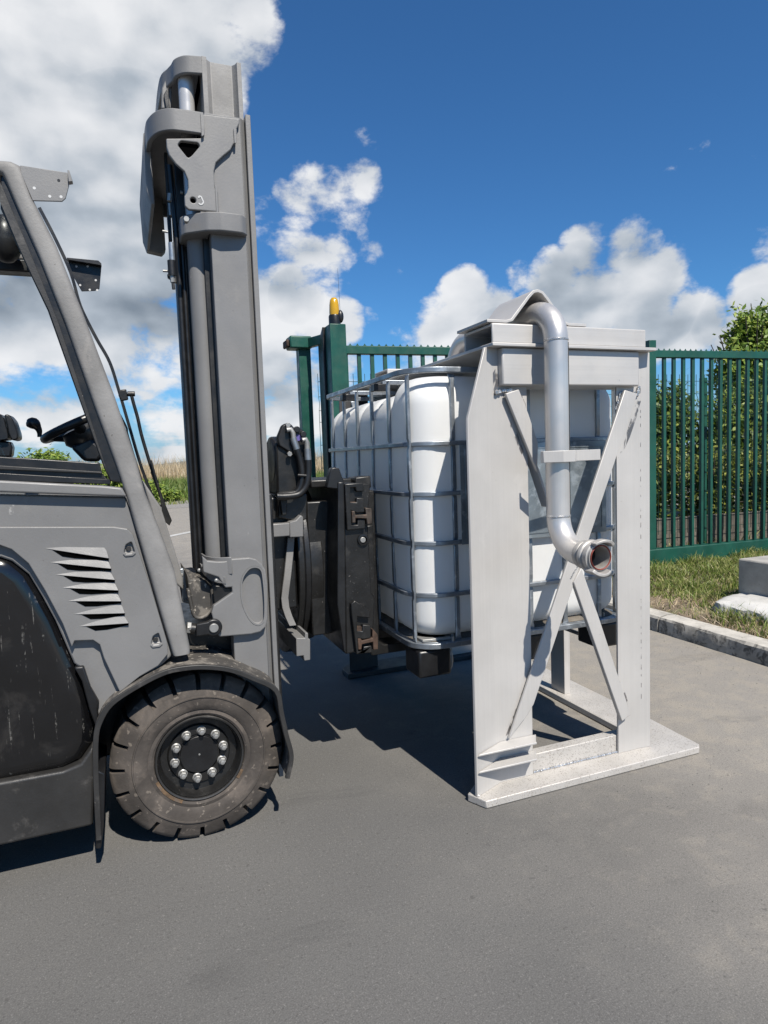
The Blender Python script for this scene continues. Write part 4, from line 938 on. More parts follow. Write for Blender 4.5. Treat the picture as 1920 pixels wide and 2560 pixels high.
so = stw.build('steering_wheel', BLACKS, fk, 0, 50)
kn = [(-0.282,1.395), (-0.283,1.421), (-0.290,1.444), (-0.313,1.439)]
MB().tube(smoothpath([(kn[0][0], 2.66, kn[0][1]), (kn[1][0], 2.66, kn[1][1]), (kn[2][0]-.008, 2.66, kn[2][1]), (kn[3][0], 2.66, kn[3][1]), (kn[3][0]-.008, 2.66, kn[3][1]-.004)], 5), [.008]*3+[.009, .010, .011, .012, .015, .018, .020, .021, .021, .020, .019, .0175, .015, .013, .011, .009, .006, .004][:18], 14).build('steering_knob', BLACKS, so, 0, 60)
col_ = [(-0.182,1.355), (-0.114,1.391), (-0.066,1.335), (-0.093,1.299), (-0.140,1.302)]
MB().prism('y', col_, 2.60, 2.72).build('steering_column', BLACKS, fk, .012)
ar = [(-0.385,1.468), (-0.375,1.467), (-0.367,1.450), (-0.359,1.399), (-0.360,1.383), (-0.391,1.379)]; MB().prism('y', [(-.75, ar[0][1])]+rpoly(ar, .006)+[(-.75, ar[-1][1])], 2.50, 2.60).build('armrest', BLACKS, fk, .008)
ar = [(-0.366,1.464), (-0.353,1.466), (-0.339,1.446), (-0.329,1.399), (-0.331,1.381), (-0.350,1.378), (-0.357,1.399), (-0.360,1.435)]; MB().prism('y', rpoly(ar, .008), 2.50, 2.60).build('armrest_end', BLACKS, fk, .006)
ar = [(-0.391,1.380), (-0.357,1.376), (-0.352,1.356), (-0.358,1.324), (-0.395,1.325)]; MB().prism('y', [(-.75, ar[0][1])]+ar+[(-.75, ar[-1][1])], 2.52, 2.58).build('armrest_support', BLACKS, fk, .006)
wl_ = [(-0.370,2.154)]; MB().ball((wl_[0][0], 2.9, wl_[0][1]), .075, (.8, .8, 1.2)).build('cab_lamp', BLACKS, fk)
MB().tube([(wl_[0][0]-.01, 2.9, wl_[0][1]), (wl_[0][0]-.05, 2.9, z_t)], .012, 8).build('lamp_stalk', BLACKS, fk)
# --- wheels
WX, WZ, WR, WY = .171, .285, .285, 2.222
def wheel(yo, sgn):
    w = bpy.data.objects.new('wheel', None); COL.objects.link(w); kid(w, fk)
    nl, sub = 20, 10; prof = []
    rg = random.Random(2)
    # profile: (radius, depth from outer face, is tread shoulder)
    pf_ = [(.140, .060), (.143, .030), (.150, .014), (.157, .009), (.168, .011), (.172, .007), (.190, .002), (.212, .000), (.2135, -.003), (.217, -.003), (.219, .001), (.232, .004), (.238, .006)]
    tread = [(.266, .016), (.277, .022), (WR, .034), (WR, .095)]
    tread_in = [(.238, .012), (.242, .024), (.249, .042), (.262, .090)]
    rings = []
    N_ = nl*sub; a_list = []
    for l in range(nl):
        for k in range(sub):
            t = k/sub
            g = 0 if k < sub-2 else 1
            a_list.append((2*math.pi*(l+[0, .13, .26, .39, .52, .65, .74, .805, .820, .985][k])/nl, g if k != 8 else 1, l))
    sk = .05
    def ringset(sym):
        rr_ = []
        for a, g, l in a_list:
            row = []
            for r_, d_ in pf_: row.append((r_, d_, 0))
            for (r_, d_), (ri, di) in zip(tread, tread_in): row.append((ri, di, 1) if g else (r_, d_, 1))
            full = [(r_, d_, q) for r_, d_, q in row]
            half = [(r_, .225-d_, q) for r_, d_, q in reversed(row)]
            pts = []
            for r_, d_, q in full+half:
                aa = a+(.07*max(0, d_-.04)/.18 if q else 0)
                pts.append((WX+r_*math.cos(aa), yo+sgn*d_, WZ+r_*math.sin(aa)))
            rr_.append(pts)
        return rr_
    R_ = ringset(0)
    mb = MB(); mb.loft(R_, closed_ring=False, caps=False, closed_path=True); ty = mb.build('tyre', RUBBER, w, 0, 30)
    # small sipe cuts on the shoulder blocks
    A = (0, sgn, 0)
    MB().rev((WX, yo, WZ), A, [(.1405, .055), (.1402, .020), (.136, .018), (.132, .028), (.130, .050), (.126, .058), (.105, .060), (.1, .052), (.071, .052), (.068, .056), (0, .056)], 56).build('rim', BLACK, w, 0, 30)
    MB().rev((WX, yo, WZ), A, [(.1405, .040), (.139, .012), (.144, .010), (.1465, .014), (.1465, .03)], 56).build('rim_lip', DARKP, w, 0, 30)
    MB().rev((WX, yo, WZ), A, [(.064, .060), (.0635, .046), (.062, .0445), (.020, .0445), (.018, .0445), (0, .0445)], 40).build('hub_cap', BLACKS, w, 0, 30)
    MB().rev((WX, yo, WZ), A, [(.0035, .0446), (.003, .0430), (0, .0428)], 12).build('hub_dimple', ZINC, w)
    for k in range(10):
        a = math.radians(10+36*k); cx, cz = WX+.0825*math.cos(a), WZ+.0825*math.sin(a)
        mb = MB(); mb.rev((cx, yo, cz), A, [(0, .054), (.0155, .054), (.0155, .049), (.0125, .0465)], 18)
        mb.rev((cx, yo, cz), A, [(.0128, .0485), (.0125, .034), (.0105, .0325), (.0075, .0325)], 6)
        mb.rev((cx, yo, cz), A, [(.0078, .033), (.0074, .0235), (.005, .0225), (0, .0225)], 14)
        mb.build('wheel_nut', ZINC, w, 0, 25)
    return w
wheel(WY, 1); wheel(mir(WY), -1)
RUSTP = mat('rust_smear', (.17, .105, .055), .8, 0, .3, 40, stain=((.09, .07, .055), 30, .5, .8))
# rust smear ring inside the rim
MB().loft([[(WX+r_*math.cos(a), WY+d_, WZ+r_*math.sin(a)) for r_, d_ in ((.1465, .010), (.157, .0075))] for a in (math.radians(t) for t in range(200, 246, 4))], closed_ring=False, caps=False).build('rust_patch', RUSTP, fk, 0, 60)
MB().loft([[(WX+r_*math.cos(a), WY+d_, WZ+r_*math.sin(a)) for r_, d_ in ((.1465, .010), (.156, .0077))] for a in (math.radians(t) for t in range(322, 338, 4))], closed_ring=False, caps=False).build('rust_patch', RUSTP, fk, 0, 60)
# fenders
fo = [(-0.154,0.118), (-0.148,0.339), (-0.140,0.447), (-0.124,0.498), (-0.091,0.544), (-0.025,0.582), (0.063,0.617), (0.127,0.624), (0.198,0.618), (0.276,0.597), (0.349,0.557), (0.425,0.503), (0.440,0.421), (0.452,0.345), (0.467,0.261), (0.449,0.186)]
fpth = smoothpath([(x, 0, z) for x, z in fo], 4); fpts = [(p[0], p[2]) for p in fpth]
ofs = offset_poly(fpts, .007)
for y0, y1 in ((2.168, 2.50), (mir(2.168), mir(2.50))):
    MB().prism('y', fpts+[tuple(p) for p in reversed(ofs)], y0, y1).build('mudguard', RUBF, fk, .002)
lip = MB().sweep([(p[0], 2.167, p[1]) for p in fpts], [(-.008, -.008), (.008, -.008), (.008, .004), (-.008, .004)], up=(0, 1, 0)).build('mudguard_lip', DARKP, fk, .002)
fl = [(-0.152,0.343), (-0.123,0.322), (-0.137,0.154), (-0.151,0.083), (-0.165,0.085), (-0.157,0.240)]; MB().prism('y', fl, 2.172, 2.40).build('mud_flap', BLACKS, fk, .004)
cap_ = [(1.2, 0)]
# --- mast
RX0, RX1 = .312, .452
def rail(y0, sg, x0, x1, z0, z1, t=.018, dep=.075, m=GRAY, name='mast_rail'):
    """outer channel: flat web outwards, flanges turned inwards, a narrow guide strip on the front"""
    mb = MB().prism('z', [(x0, y0), (x1, y0), (x1, y0+sg*t), (x0+t, y0+sg*t), (x0+t, y0+sg*dep), (x0, y0+sg*dep)], z0, z1)
    return mb.build(name, m, fk, .003)
ZR = 2.440
for y0, sg in ((2.300, 1), (3.05, -1)):
    rail(y0, sg, RX0, RX1-.022, .14, ZR-.012)
    # chamfered groove and front flange
    MB().prism('z', [(RX1-.022, y0+sg*.001), (RX1-.006, y0+sg*.016), (RX1-.006, y0+sg*.07), (RX1-.022, y0+sg*.07)], .14, ZR-.012).build('mast_groove', GRAY, fk, .001)
    MB().prism('z', [(RX1-.005, y0-sg*.004), (RX1+.012, y0-sg*.004), (RX1+.012, y0+sg*.075), (RX1-.005, y0+sg*.075)], .13, ZR).build('mast_flange', GRAY, fk, .002)
    # inner (moving) stage
    y1 = y0+sg*.03
    mb = MB().prism('z', [(.318, y1), (.334, y1), (.336, y1+sg*.014), (.350, y1+sg*.026), (.420, y1+sg*.026), (.430, y1+sg*.014), (.434, y1), (.448, y1), (.448, y1+sg*.075), (.436, y1+sg*.075), (.434, y1+sg*.05), (.336, y1+sg*.05), (.332, y1+sg*.075), (.318, y1+sg*.075)], .40, 2.622)
    mb.build('inner_mast_rail', GRAYD, fk, .002)
for z0, z1 in ((.30, .42), (2.27, 2.40), (1.2, 1.28)):
    MB().box(.30, .33, 2.40, 2.95, z0, z1).build('mast_crossbeam', GRAY, fk, .006)
MB().box(.33, .36, 2.42, 2.93, 2.50, 2.60).build('inner_crossbeam', GRAY, fk, .006)
# crosshead: bracket plate, wrapped band, rear shield
CP = [(0.305,2.413), (0.385,2.415), (0.425,2.416), (0.424,2.401), (0.414,2.383), (0.410,2.338), (0.400,2.332), (0.390,2.313), (0.363,2.289), (0.340,2.266), (0.332,2.237), (0.332,2.184), (0.342,2.174), (0.341,2.109), (0.244,2.107), (0.233,2.117), (0.233,2.147), (0.241,2.159), (0.247,2.175), (0.247,2.201), (0.238,2.226), (0.213,2.246), (0.193,2.272), (0.187,2.294), (0.187,2.321), (0.297,2.337)]
cpo = MB().prism('y', CP, 2.284, 2.2985).build('mast_bracket', GRAY, fk, .003, 30)
tri = rpoly([(0.221,2.306), (0.232,2.321), (0.286,2.322), (0.292,2.312), (0.263,2.277), (0.253,2.270), (0.248,2.273)], .006); cu = MB().prism('y', tri, 2.27, 2.2975).build('cut', BLACKS); carve(cpo, cu)
MB().prism('y', tri, 2.2962, 2.2978).build('bracket_opening_shade', VOID, cpo)  # black face stands in for the shade inside the opening
hq = [(0.260,2.138), (0.270,2.139)][0]; cu = MB().cyl((hq[0], 2.27, hq[1]), (hq[0], 2.2972, hq[1]), .0095, None, 20).build('cut', BLACKS); carve(cpo, cu)
MB().cyl((hq[0], 2.296, hq[1]), (hq[0], 2.2975, hq[1]), .0092, None, 20).build('bracket_opening_shade', VOID, cpo)  # black disc painted as the dark inside the round hole
hk = smoothpath([(x, 2.2832, z) for x, z in [(0.280,2.146), (0.278,2.149), (0.281,2.152), (0.286,2.150), (0.289,2.143), (0.292,2.135), (0.288,2.128), (0.282,2.126), (0.277,2.130)]], 4)
MB().sweep(hk, [(-.0022, -.0006), (.0022, -.0006), (.0022, .0006), (-.0022, .0006)], up=(0, 1, 0)).build('hook_symbol', WHITEP, cpo)
bx = [(0.306,2.416), (0.302,2.346), (0.193,2.357), (0.190,2.410)]
zt0, zt1 = bx[1][1], bx[0][1]
# the band runs along the near side, round the back and across to the far rail
bq = [(bx[0][0]+.002, 2.276), (.24, 2.276), (.20, 2.282), (.165, 2.31), (.142, 2.36), (.132, 2.43), (.130, 2.68)]
bq = bq+[(x, 2.275+3.075-y) for x, y in reversed(bq[:-1])]
bq = [(p[0], p[1]) for p in smoothpath([(*p, 0) for p in bq], 4)]
bo = offset_poly(bq, -.016)
MB().prism('z', [(.31, bo[0].y+.004)]+[(p.x+.003, p.y+(.003 if p.y < 2.6 else -.003)) for p in bo[1:-1]]+[(.31, bo[-1].y-.004)], zt1-.02, zt1-.006).build('crosshead_top', GRAY, fk, .001)
MB().prism('z', bq+[tuple(p) for p in reversed(bo)], zt0+.002, zt1).build('mast_band', GRAY, fk, .003, 40)
sh = [(.128, 2.44), (.126, 2.60), (.126, 2.85), (.140, 3.00), (.19, 3.05), (.19, 2.98), (.150, 2.94), (.150, 2.62), (.150, 2.46)]
q2 = [(0.123,2.378), (0.124,2.215), (0.135,2.176), (0.186,2.163)]
MB().prism('y', [(.128, zt1-.004), (.124, q2[0][1]), (.127, q2[1][1]+.005), (.140, q2[2][1]), (.20, q2[3][1]+.003), (.215, q2[3][1]+.02), (.215, zt1-.006)], 2.98, 3.03).build('rear_shield', GRAYD, fk, .004)
MB().prism('y', [(.128, zt1-.004), (.124, q2[0][1]), (.127, q2[1][1]+.005), (.140, q2[2][1]), (.150, q2[2][1]), (.150, zt1-.006)], 2.46, 2.98).build('rear_shield', GRAYD, fk, .004)
# weld beads on the bracket
MB().prism('y', rpoly([(0.402,2.381), (0.413,2.380), (0.410,2.335), (0.403,2.332)], .003), 2.279, 2.284).build('weld', GRAY, cpo, .002)
MB().prism('y', rpoly([(0.332,2.193), (0.339,2.191), (0.338,2.107), (0.332,2.106)], .002), 2.281, 2.285).build('weld', GRAY, cpo, .0015)
MB().prism('y', rpoly([(0.297,2.411), (0.309,2.403), (0.306,2.343), (0.297,2.337)], .003), 2.272, 2.285).build('weld', GRAY, cpo, .003)
# collar round the lift cylinder
CO = [(0.177,2.065), (0.240,2.102), (0.362,2.103), (0.369,2.093), (0.374,2.042), (0.174,2.024)]
ct, cb_ = CO[2][1]-.002, CO[4][1]+.0
cpl = [(.435, 2.2985), (.432, 2.282), (.418, 2.268), (.345, 2.262), (.30, 2.272), (.235, 2.32), (.222, 2.345), (.222, 2.50), (.31, 2.50), (.31, 2.2985)]
cpl = [(.432, 2.2985), (.430, 2.284), (.412, 2.262), (.345, 2.256), (.298, 2.268), (.232, 2.318), (.220, 2.345), (.222, 2.50), (.31, 2.50), (.31, 2.2985)]
co = MB().prism('z', rpoly(cpl, .008), ct-.062, ct).build('cylinder_collar', GRAY, fk, .005, 30)
qb = [(0.234,2.069)][0]; MB().cyl((qb[0], 2.285, qb[1]), (qb[0]-.001, 2.262, qb[1]), .0085, None, 10).build('collar_bolt', ZINC, co)
# lift cylinders
for cy, ch in ((2.395, 1), (2.955, 0)):
    cyo = MB().cyl((.278, cy, .93 if ch else .5), (.278, cy, ct-.055), .0355, None, 36).build('lift_cylinder', GRAY, fk, 0, 60)
    MB().cyl((.270, cy, ct-.03), (.270, cy, 2.60), .0255, None, 32).build('piston_rod', CHROME, cyo, 0, 60)
tq = [(.332, 2.33), (.30, 2.335), (.262, 2.345), (.235, 2.375), (.226, 2.41), (.215, 2.44), (.195, 2.50), (.19, 2.68)]
tq = tq+[(x, 2.33+3.02-y) for x, y in reversed(tq[:-1])]
tq = [(p[0], p[1]) for p in smoothpath([(*p, 0) for p in tq], 4)]
to = offset_poly(tq, -.014)
MB().prism('z', [(.317, to[0].y+.004)]+[(p.x+.003, p.y+(.003 if p.y < 2.6 else -.003)) for p in to[1:-1]]+[(.317, to[-1].y-.004)], 2.600, 2.614).build('crosshead_top', GRAY, fk, .001)
MB().prism('z', tq+[tuple(p) for p in reversed(to)], 2.565, 2.622).build('inner_crosshead', GRAY, fk, .004, 40)
q = [(0.232,2.640), (0.197,2.562), (0.190,2.493), (0.224,2.498), (0.233,2.595)]; MB().prism('y', q, 2.45, 2.47).build('inner_crosshead_arm', GRAY, fk, .004)
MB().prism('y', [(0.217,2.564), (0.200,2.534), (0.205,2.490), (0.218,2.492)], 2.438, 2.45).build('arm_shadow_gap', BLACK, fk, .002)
# hoses and chain behind the cylinder
MB().tube([(.214, 2.43, .90), (.214, 2.43, ct-.03), (.205, 2.43, 2.30)], .0095, 10).build('hydraulic_hose', BLACKS, fk, 0, 60)
MB().tube([(.231, 2.44, .90), (.231, 2.44, 2.28)], .0095, 10).build('hydraulic_hose', BLACKS, fk, 0, 60)
MB().box(.212, .250, 2.452, 2.47, .84, ct-.05).build('hose_guide', BLACK, fk, .002)
MB().box(.292, .318, 2.35, 2.47, .90, ct-.05).build('chain_guard', BLACK, fk, .002)
MB().box(.19, .20, 2.44, 2.462, ct-.05, zt0).build('lift_chain', BLACK, fk, .002)
MB().box(.218, .250, 2.40, 2.42, ct, zt0-.02).build('lift_chain', BLACK, fk, .002)
def fit(pts, y, r, m, nm, par=None, seg=12): 
    return MB().tube(xz3(pts, y), r, seg).build(nm, m, par or fk, 0, 40)
fit([(0.198,2.194), (0.195,2.170)], 2.40, .008, ZINC, 'chain_anchor')
fit([(0.194,2.162), (0.195,2.123)], 2.40, .0045, ZINC, 'anchor_rod')
fit([(0.192,2.032), (0.192,1.973)], 2.40, .010, GALV, 'hose_fitting')
fit([(0.188,1.970), (0.188,1.920)], 2.39, .0135, BLACKS, 'valve_body')
fit([(0.188,1.920), (0.189,1.898)], 2.39, .0085, ZINC, 'fitting_nut', None, 6)
fit([(0.189,1.898), (0.190,1.875)], 2.39, .0055, DARKP, 'fitting_stub')
fit([(0.166,2.069), (0.183,2.067)], 2.40, .004, ZINC, 'stud'); fit([(0.159,1.937), (0.176,1.937)], 2.40, .004, ZINC, 'stud')
fit([(0.232,2.203), (0.240,2.202)], 2.40, .006, ZINC, 'stud')
MB().prism('y', [(0.186,2.128), (0.193,2.125), (0.190,2.041), (0.219,2.048), (0.212,1.906), (0.199,1.909), (0.176,1.924), (0.175,1.936), (0.189,1.941), (0.187,2.041)], 2.43, 2.445).build('hose_bracket', BLACK, fk, .002)
# lower mast bracket with the oval pressing
LBp = [(0.220,0.968), (0.237,0.950), (0.269,0.944), (0.293,0.943), (0.306,0.946), (0.311,0.949), (0.378,0.948), (0.401,0.940), (0.421,0.920), (0.432,0.898), (0.436,0.848), (0.430,0.724), (0.422,0.697), (0.402,0.682), (0.370,0.678), (0.261,0.683), (0.246,0.713), (0.243,0.748), (0.240,0.769), (0.248,0.794), (0.313,0.832), (0.313,0.851), (0.291,0.851), (0.270,0.890), (0.221,0.912)]
lbo = MB().prism('y', LBp, 2.272, 2.2985).build('tilt_bracket', GRAY, fk, .004, 30)
ov = [(a, b) for a, b in smoothpath([(*p, 0) for p in [(0.344,0.854), (0.354,0.886), (0.376,0.910), (0.400,0.913), (0.417,0.900), (0.422,0.867), (0.424,0.796), (0.420,0.733), (0.410,0.713), (0.393,0.709), (0.373,0.724), (0.354,0.762), (0.344,0.805), (0.344,0.854)]], 5) for a, b in [(a, b)] ] if False else [(p[0], p[1]) for p in smoothpath([(*p, 0) for p in [(0.344,0.854), (0.354,0.886), (0.376,0.910), (0.400,0.913), (0.417,0.900), (0.422,0.867), (0.424,0.796), (0.420,0.733), (0.410,0.713), (0.393,0.709), (0.373,0.724), (0.354,0.762), (0.344,0.805), (0.344,0.854)]], 5)[:-1]]
cu = MB().prism('y', ov, 2.25, 2.290).build('cut', GRAY); carve(lbo, cu)
MB().sweep([(x, 2.2725, z) for x, z in ov], [(-.0025, -.002), (.0025, -.002), (.0025, .002), (-.0025, .002)], True, up=(0, 1, 0)).build('oval_rim', GRAY, lbo, 0)
# the clamp curls round behind the cylinder
uc = [(.318, 2.272), (.285, 2.285), (.258, 2.315), (.242, 2.36), (.238, 2.42), (.236, 2.47)]
uo = offset_poly(uc, .006); zq = [(0.227,0.952), (0.231,0.903), (0.272,0.864)]
MB().prism('z', uc+[tuple(p) for p in reversed(uo)], zq[1][1]-.006, zq[0][1]+.004).build('cylinder_clamp', GRAY, fk, .002, 40)
MB().prism('y', [(0.222,0.985), (0.240,0.994), (0.258,0.941), (0.241,0.883), (0.220,0.893), (0.217,0.952)], 2.46, 2.475).build('clamp_back', GRAYD, fk, .003)
sp_ = [(.292, 2.268), (.262, 2.285), (.243, 2.315), (.232, 2.36), (.225, 2.44)]
so_ = offset_poly(sp_, -.004); z2_ = [(0.273,0.889), (0.269,0.865), (0.222,0.915)]
zz1, zz0 = z2_[0][1], z2_[1][1]
rings = [[(p[0], p[1], zz0+.032*(i/4)**1.4), (p[0], p[1], zz1+.032*(i/4)**1.4), (o_.x, o_.y, zz1+.032*(i/4)**1.4), (o_.x, o_.y, zz0+.032*(i/4)**1.4)] for i, (p, o_) in enumerate(zip(sp_, so_))]
stp = MB().loft(rings).build('hose_strap', GRAY, fk, .001, 40)
for cpt, y in (([(0.261,0.881)][0], 2.264), ([(0.213,0.911)][0], 2.33), ([(0.229,0.921)][0], 2.36)):
    MB().ball((cpt[0], y, cpt[1]), .007, (1, .6, 1), 10).build('strap_bolt', ZINC, stp)
# rubber hose sleeve sagging between mast and cab
sv = [(0.168,0.911), (0.182,0.885), (0.208,0.886), (0.231,0.873), (0.260,0.838), (0.259,0.787), (0.252,0.759), (0.230,0.740), (0.206,0.732), (0.189,0.745), (0.181,0.778), (0.174,0.840)]
rings = []
for i, (yy, sc_) in enumerate(((2.33, .94), (2.36, 1.0), (2.44, 1.0), (2.60, .97))):
    mx, mz = sum(p[0] for p in sv)/len(sv), sum(p[1] for p in sv)/len(sv)
    rings.append([(mx+(x-mx)*sc_, yy, mz+(z-mz)*sc_) for x, z in sv])
MB().loft(rings).build('hose_sleeve', RUBF, fk, .008, 60)
MB().tube(smoothpath(xz3([(0.170,0.854), (0.177,0.801), (0.186,0.758), (0.204,0.746), (0.228,0.753), (0.248,0.779), (0.252,0.814), (0.251,0.838), (0.264,0.854), (0.284,0.852)], 2.32), 4), .006, 8).build('sleeve_edge', RUBF, fk, 0, 60)
MB().prism('y', [(0.251,0.851), (0.260,0.859), (0.280,0.856), (0.293,0.847), (0.316,0.846), (0.315,0.829), (0.253,0.793)], 2.288, 2.296).build('sleeve_opening', BLACK, fk, .002)
# tilt cylinder eye with pin
ey = [(0.242,0.722), (0.271,0.719), (0.185,0.744), (0.182,0.699), (0.159,0.744)]; er = ey[1][0]-ey[0][0]
tb = MB().prism('y', [(ey[0][0]+er*math.cos(a), ey[0][1]+er*math.sin(a)) for a in (math.radians(t) for t in range(-130, 131, 10))]+[(ey[2][0], ey[2][1]-.003), (ey[3][0], ey[3][1])], 2.252, 2.270).build('tilt_cylinder_eye', BLACKS, fk, .004)
MB().rev((ey[0][0], 2.252, ey[0][1]), (0, -1, 0), [(.0155, -.004), (.0155, .006), (.0135, .008), (0, .008)], 24).build('pin', ZINC, tb, 0, 30)
MB().cyl((ey[3][0], 2.275, (ey[2][1]+ey[3][1])/2), (ey[4][0]+.004, 2.275, (ey[2][1]+ey[3][1])/2+.004), .018, None, 20).build('tilt_rod', BLACK, fk)
MB().cyl((ey[4][0]+.010, 2.275, ey[4][1]-.018), (ey[4][0]-.004, 2.275, ey[4][1]-.015), .021, None, 6).build('rod_nut', ZINC, fk, .002)
MB().box(.10, .46, 2.42, 2.95, .58, .68).build('mast_foot_beam', BLACK, fk, .01)
MB().box(.468, .495, 2.40, 2.98, .20, 1.16).build('mast_sun_blocker', BLACK, fk, .006)  # black panel added to stop sun passing between mast and disc
# --- lift carriage (grey) and turning head (black)
GA = [(0.564,0.985), (0.619,0.983), (0.621,1.061), (0.611,1.069), (0.592,1.050), (0.567,1.045), (0.593,1.072)]
MB().prism('y', [GA[0], GA[1], GA[2], GA[3], GA[4], GA[5]], 2.45, 2.98).build('carriage_bar', GRAY, fk, .004)
MB().box(.43, GA[0][0]+.01, 2.455, 2.975, GA[0][1]+.005, GA[5][1]-.004).build('carriage_bar_back', GRAY, fk, .004)
GB = [(0.568,0.519), (0.623,0.497), (0.626,0.579), (0.618,0.583), (0.619,0.606), (0.607,0.609), (0.606,0.587), (0.571,0.592)]
MB().prism('y', [GB[0], (GB[0][0]+.028, GB[0][1]), (GB[0][0]+.030, GB[1][1]), GB[1], GB[2], GB[3], GB[4], GB[5], GB[6], GB[7]], 2.45, 2.98).build('carriage_bar', GRAY, fk, .003)
rings = []
for x, z in [(0.594,0.980), (0.584,0.905), (0.573,0.833), (0.563,0.779), (0.557,0.743), (0.559,0.706), (0.569,0.668), (0.584,0.629)]: rings.append([(x-.026, 2.50, z), (x+.002, 2.50, z), (x+.002, 2.522, z), (x-.026, 2.522, z)])
MB().loft(rings).build('carriage_upright', GRAYD, fk, .002, 30)
MB().box(.50, .605, 2.53, 2.95, .69, 1.14).build('carriage_back', BLACK, fk, .01)
dqc = [(0.629,1.133), (0.614,0.611), (0.677,1.154), (0.651,0.587)]
MB().cyl((.606, 2.94, .86), (.632, 2.94, .86), .445, None, 96).build('turning_disc', BLACK, fk, .004)
MB().cyl((.632, 2.93, .86), (.660, 2.93, .86), .430, None, 96).build('turning_ring', BLACKS, fk, .006)
MB().cyl((.660, 2.90, .83), (.72, 2.90, .83), .36, None, 48).build('turning_hub', BLACK, fk, .004)
# drive motor on top
mo = MB(); mo.cyl((.53, 2.58, 1.28), (.60, 2.58, 1.28), .095, None, 36); motor = mo.build('drive_motor', BLACKS, fk, .010)
MB().prism('y', [(0.536,1.348), (0.594,1.368), (0.654,1.291), (0.644,1.170), (0.611,1.149), (0.529,1.149)], 2.475, 2.72).build('motor_housing', BLACK, fk, .008)
MB().prism('y', [(0.536,1.144), (0.650,1.146), (0.645,1.048), (0.612,1.039), (0.531,1.062)], 2.485, 2.60).build('motor_base', BLACK, fk, .005)
MB().prism('y', [(0.537,1.133), (0.566,1.134), (0.559,1.073), (0.542,1.070)], 2.462, 2.49).build('motor_lug', BLACK, fk, .003)
fl_ = [(0.548,1.390), (0.558,1.412), (0.576,1.421), (0.596,1.415), (0.604,1.402), (0.636,1.395), (0.649,1.382), (0.649,1.344), (0.649,1.291), (0.608,1.292), (0.543,1.334), (0.536,1.364)]
MB().prism('y', fl_, 2.46, 2.49).build('motor_flange', BLACKS, motor, .006)
for cpt in [(0.579,1.412), (0.580,1.303)]: MB().cyl((cpt[0], 2.462, cpt[1]), (cpt[0], 2.448, cpt[1]), .010, None, 6).build('motor_bolt', ZINC, motor, .001)
for cpt in [(0.612,1.395), (0.636,1.376)]: MB().cyl((cpt[0], 2.462, cpt[1]), (cpt[0], 2.445, cpt[1]), .012, None, 14).build('port_plug', BLACKS, motor, .002)
cpt = [(0.617,1.364)][0]; MB().cyl((cpt[0], 2.4605, cpt[1]), (cpt[0], 2.458, cpt[1]), .012, None, 16).build('sticker', PURPLE, motor)
for a, b in (("265,190 305,185 322,240 330,265", "325,262 352,355"), ("400,280 430,270 442,300 446,350", "446,350 450,450")):
    pass
fit([(0.571,1.393), (0.587,1.395), (0.594,1.382), (0.596,1.361)], 2.445, .010, ZINC, 'hose_elbow', motor)
fit([(0.594,1.363), (0.607,1.320)], 2.445, .013, GALV, 'hose_ferrule', motor)
fit([(0.627,1.353), (0.640,1.356), (0.645,1.343), (0.645,1.321)], 2.435, .010, ZINC, 'hose_elbow', motor)
fit([(0.645,1.321), (0.646,1.278)], 2.435, .013, GALV, 'hose_ferrule', motor)
MB().tube(smoothpath(xz3([(0.605,1.320), (0.616,1.279), (0.622,1.230), (0.613,1.182), (0.596,1.156), (0.574,1.151), (0.525,1.147)], 2.44), 6), .0135, 12).build('hose', BLACKS, motor, 0, 60)
MB().tube(smoothpath(xz3([(0.645,1.278), (0.643,1.229), (0.634,1.186), (0.617,1.160), (0.594,1.147), (0.549,1.144), (0.518,1.146)], 2.43), 6), .0135, 12).build('hose', BLACKS, motor, 0, 60)
MB().tube(xz3([(0.601,1.222), (0.650,1.217)], 2.425), .006, 8).build('hose_clip', BLACK, motor, 0, 60)
# black fork carriage
CF = 2.42; CBK = 2.94
fx = [(0.753,1.189), (0.782,1.185), (0.896,1.200), (0.759,0.517), (0.869,0.516), (0.725,1.190), (0.650,1.247), (0.660,1.171)]
cx0 = fx[0][0]; cx1 = [(0.888,1.183)][0][0]; cz1 = fx[1][1]; cz0 = [(0.759,0.522)][0][1]
main = [(0.782,1.183), (0.890,1.178), (0.874,1.019), (0.878,0.741), (0.892,0.720), (0.874,0.524), (0.805,0.511), (0.760,0.508)]
car = MB().prism('y', main, CF, CBK).build('fork_carriage', BLACK, fk, .006)
MB().prism('y', [(0.756,1.189), (0.782,1.188), (0.760,0.508), (0.750,0.526), (0.732,0.711)], CF-.004, CBK+.004).build('carriage_cheek', BLACKS, car, .004)
fn = [(0.712,1.169), (0.726,1.226), (0.734,1.243), (0.746,1.246), (0.765,1.242), (0.782,1.192), (0.781,1.161), (0.752,1.162)]; MB().prism('y', [(x, z) for x, z in fn], 2.424, 2.46).build('carriage_fin', BLACKS, car, .004)
MB().box(.665, .80, 2.56, 2.98, .56, 1.11).build('carriage_sun_blocker', BLACK, fk, .006)  # filler box added to keep sun out between disc and carriage
MB().box(.90, .972, 2.60, 3.02, .47, 1.14).build('fork_sun_blocker', BLACK, car, .006)  # dark block added so no sun slips between carriage and tank
MB().box(cx0-.07, cx1-.03, 2.55, CBK, cz1-.02, cz1+.012).build('carriage_top', BLACK, car, .006)
ri = [(0.856,1.201), (0.921,1.205), (0.924,1.156), (0.854,1.154)]; MB().prism('y', ri, 2.50, 2.60).build('carriage_lug', BLACK, car, .005)
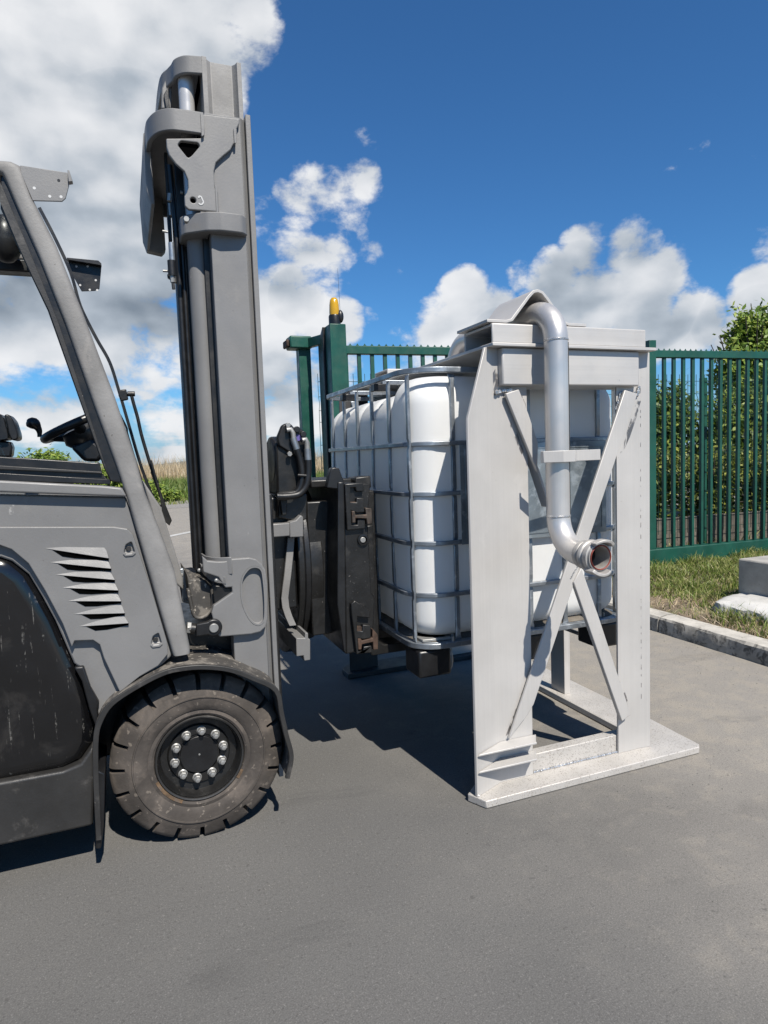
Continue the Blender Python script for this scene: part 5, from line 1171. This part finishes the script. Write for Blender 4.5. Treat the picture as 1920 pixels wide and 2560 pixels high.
# rail sections at the top and bottom of the carriage, ends facing the camera
U1 = [(0.779,1.181), (0.854,1.182), (0.855,1.148), (0.824,1.150), (0.821,1.166), (0.801,1.165), (0.797,1.109), (0.823,1.107), (0.824,1.125), (0.855,1.121), (0.855,1.067), (0.823,1.067), (0.800,1.077), (0.799,1.021), (0.824,1.019), (0.825,1.042), (0.856,1.040), (0.855,1.003), (0.780,1.001)]
MB().prism('y', U1, 2.402, 2.425).build('fork_rail', BLACK, car, .003)
MB().prism('y', [(0.797,1.110), (0.823,1.109), (0.822,1.083), (0.793,1.082)], 2.404, 2.42).build('worn_pad', RUST, car, .002)
I1 = [(0.855,1.085), (0.882,1.080), (0.882,1.019), (0.861,1.019), (0.859,1.042), (0.814,1.047), (0.814,1.029), (0.799,1.029), (0.800,1.075), (0.812,1.075), (0.814,1.059), (0.859,1.058)]
MB().prism('y', I1, 2.394, 2.60).build('fork_hook', mat('worn_steel', (.10, .08, .066), .6, .4, .3, 25, .2, 50, stain=((.14, .07, .04), 22, .55, .7)), car, .003)
WORN = bpy.data.materials['worn_steel']
bc_ = [(0.848,0.958), (0.875,0.955), (0.860,0.957)]; 
MB().rev((bc_[0][0], 2.414, bc_[0][1]), (0, -1, 0), [(.022, -.001), (.022, .004), (.015, .005), (.014, -.001)], 28).build('bolt_ring', BLACKS, car)
MB().cyl((bc_[0][0]-.003, 2.43, bc_[0][1]), (bc_[0][0]-.003, 2.405, bc_[0][1]), .0115, None, 20).build('end_bolt', ZINC, car, .002)
L1 = [(0.783,0.712), (0.799,0.724), (0.860,0.678), (0.860,0.648), (0.822,0.655), (0.807,0.659), (0.803,0.601), (0.825,0.598), (0.828,0.624), (0.860,0.617), (0.860,0.566), (0.828,0.565), (0.805,0.573), (0.804,0.520), (0.826,0.514), (0.827,0.535), (0.861,0.535), (0.862,0.507), (0.797,0.509), (0.783,0.680)]
MB().prism('y', L1, 2.398, 2.425).build('fork_rail', BLACK, car, .003)
MB().prism('y', [(0.867,0.603), (0.888,0.576), (0.887,0.516), (0.866,0.517), (0.866,0.550), (0.820,0.547), (0.817,0.526), (0.803,0.527), (0.804,0.572), (0.817,0.570), (0.820,0.561), (0.865,0.566)], 2.394, 2.60).build('fork_hook', RUST, car, .003)
MB().prism('y', [(0.801,0.619), (0.824,0.616), (0.823,0.597), (0.801,0.600)], 2.40, 2.42).build('worn_pad', RUST, car, .002)
fkz = .452
for y in (2.58, 3.02):
    MB().prism('y', [(cx1+.01, 1.0), (cx1+.045, 1.0), (cx1+.045, fkz+.06), (cx1+.075, fkz+.04), (1.97, fkz+.008), (1.97, fkz), (cx1+.02, fkz), (cx1+.01, fkz+.02)], y-.055, y+.055).build('fork_tine', BLACK, car, .004)
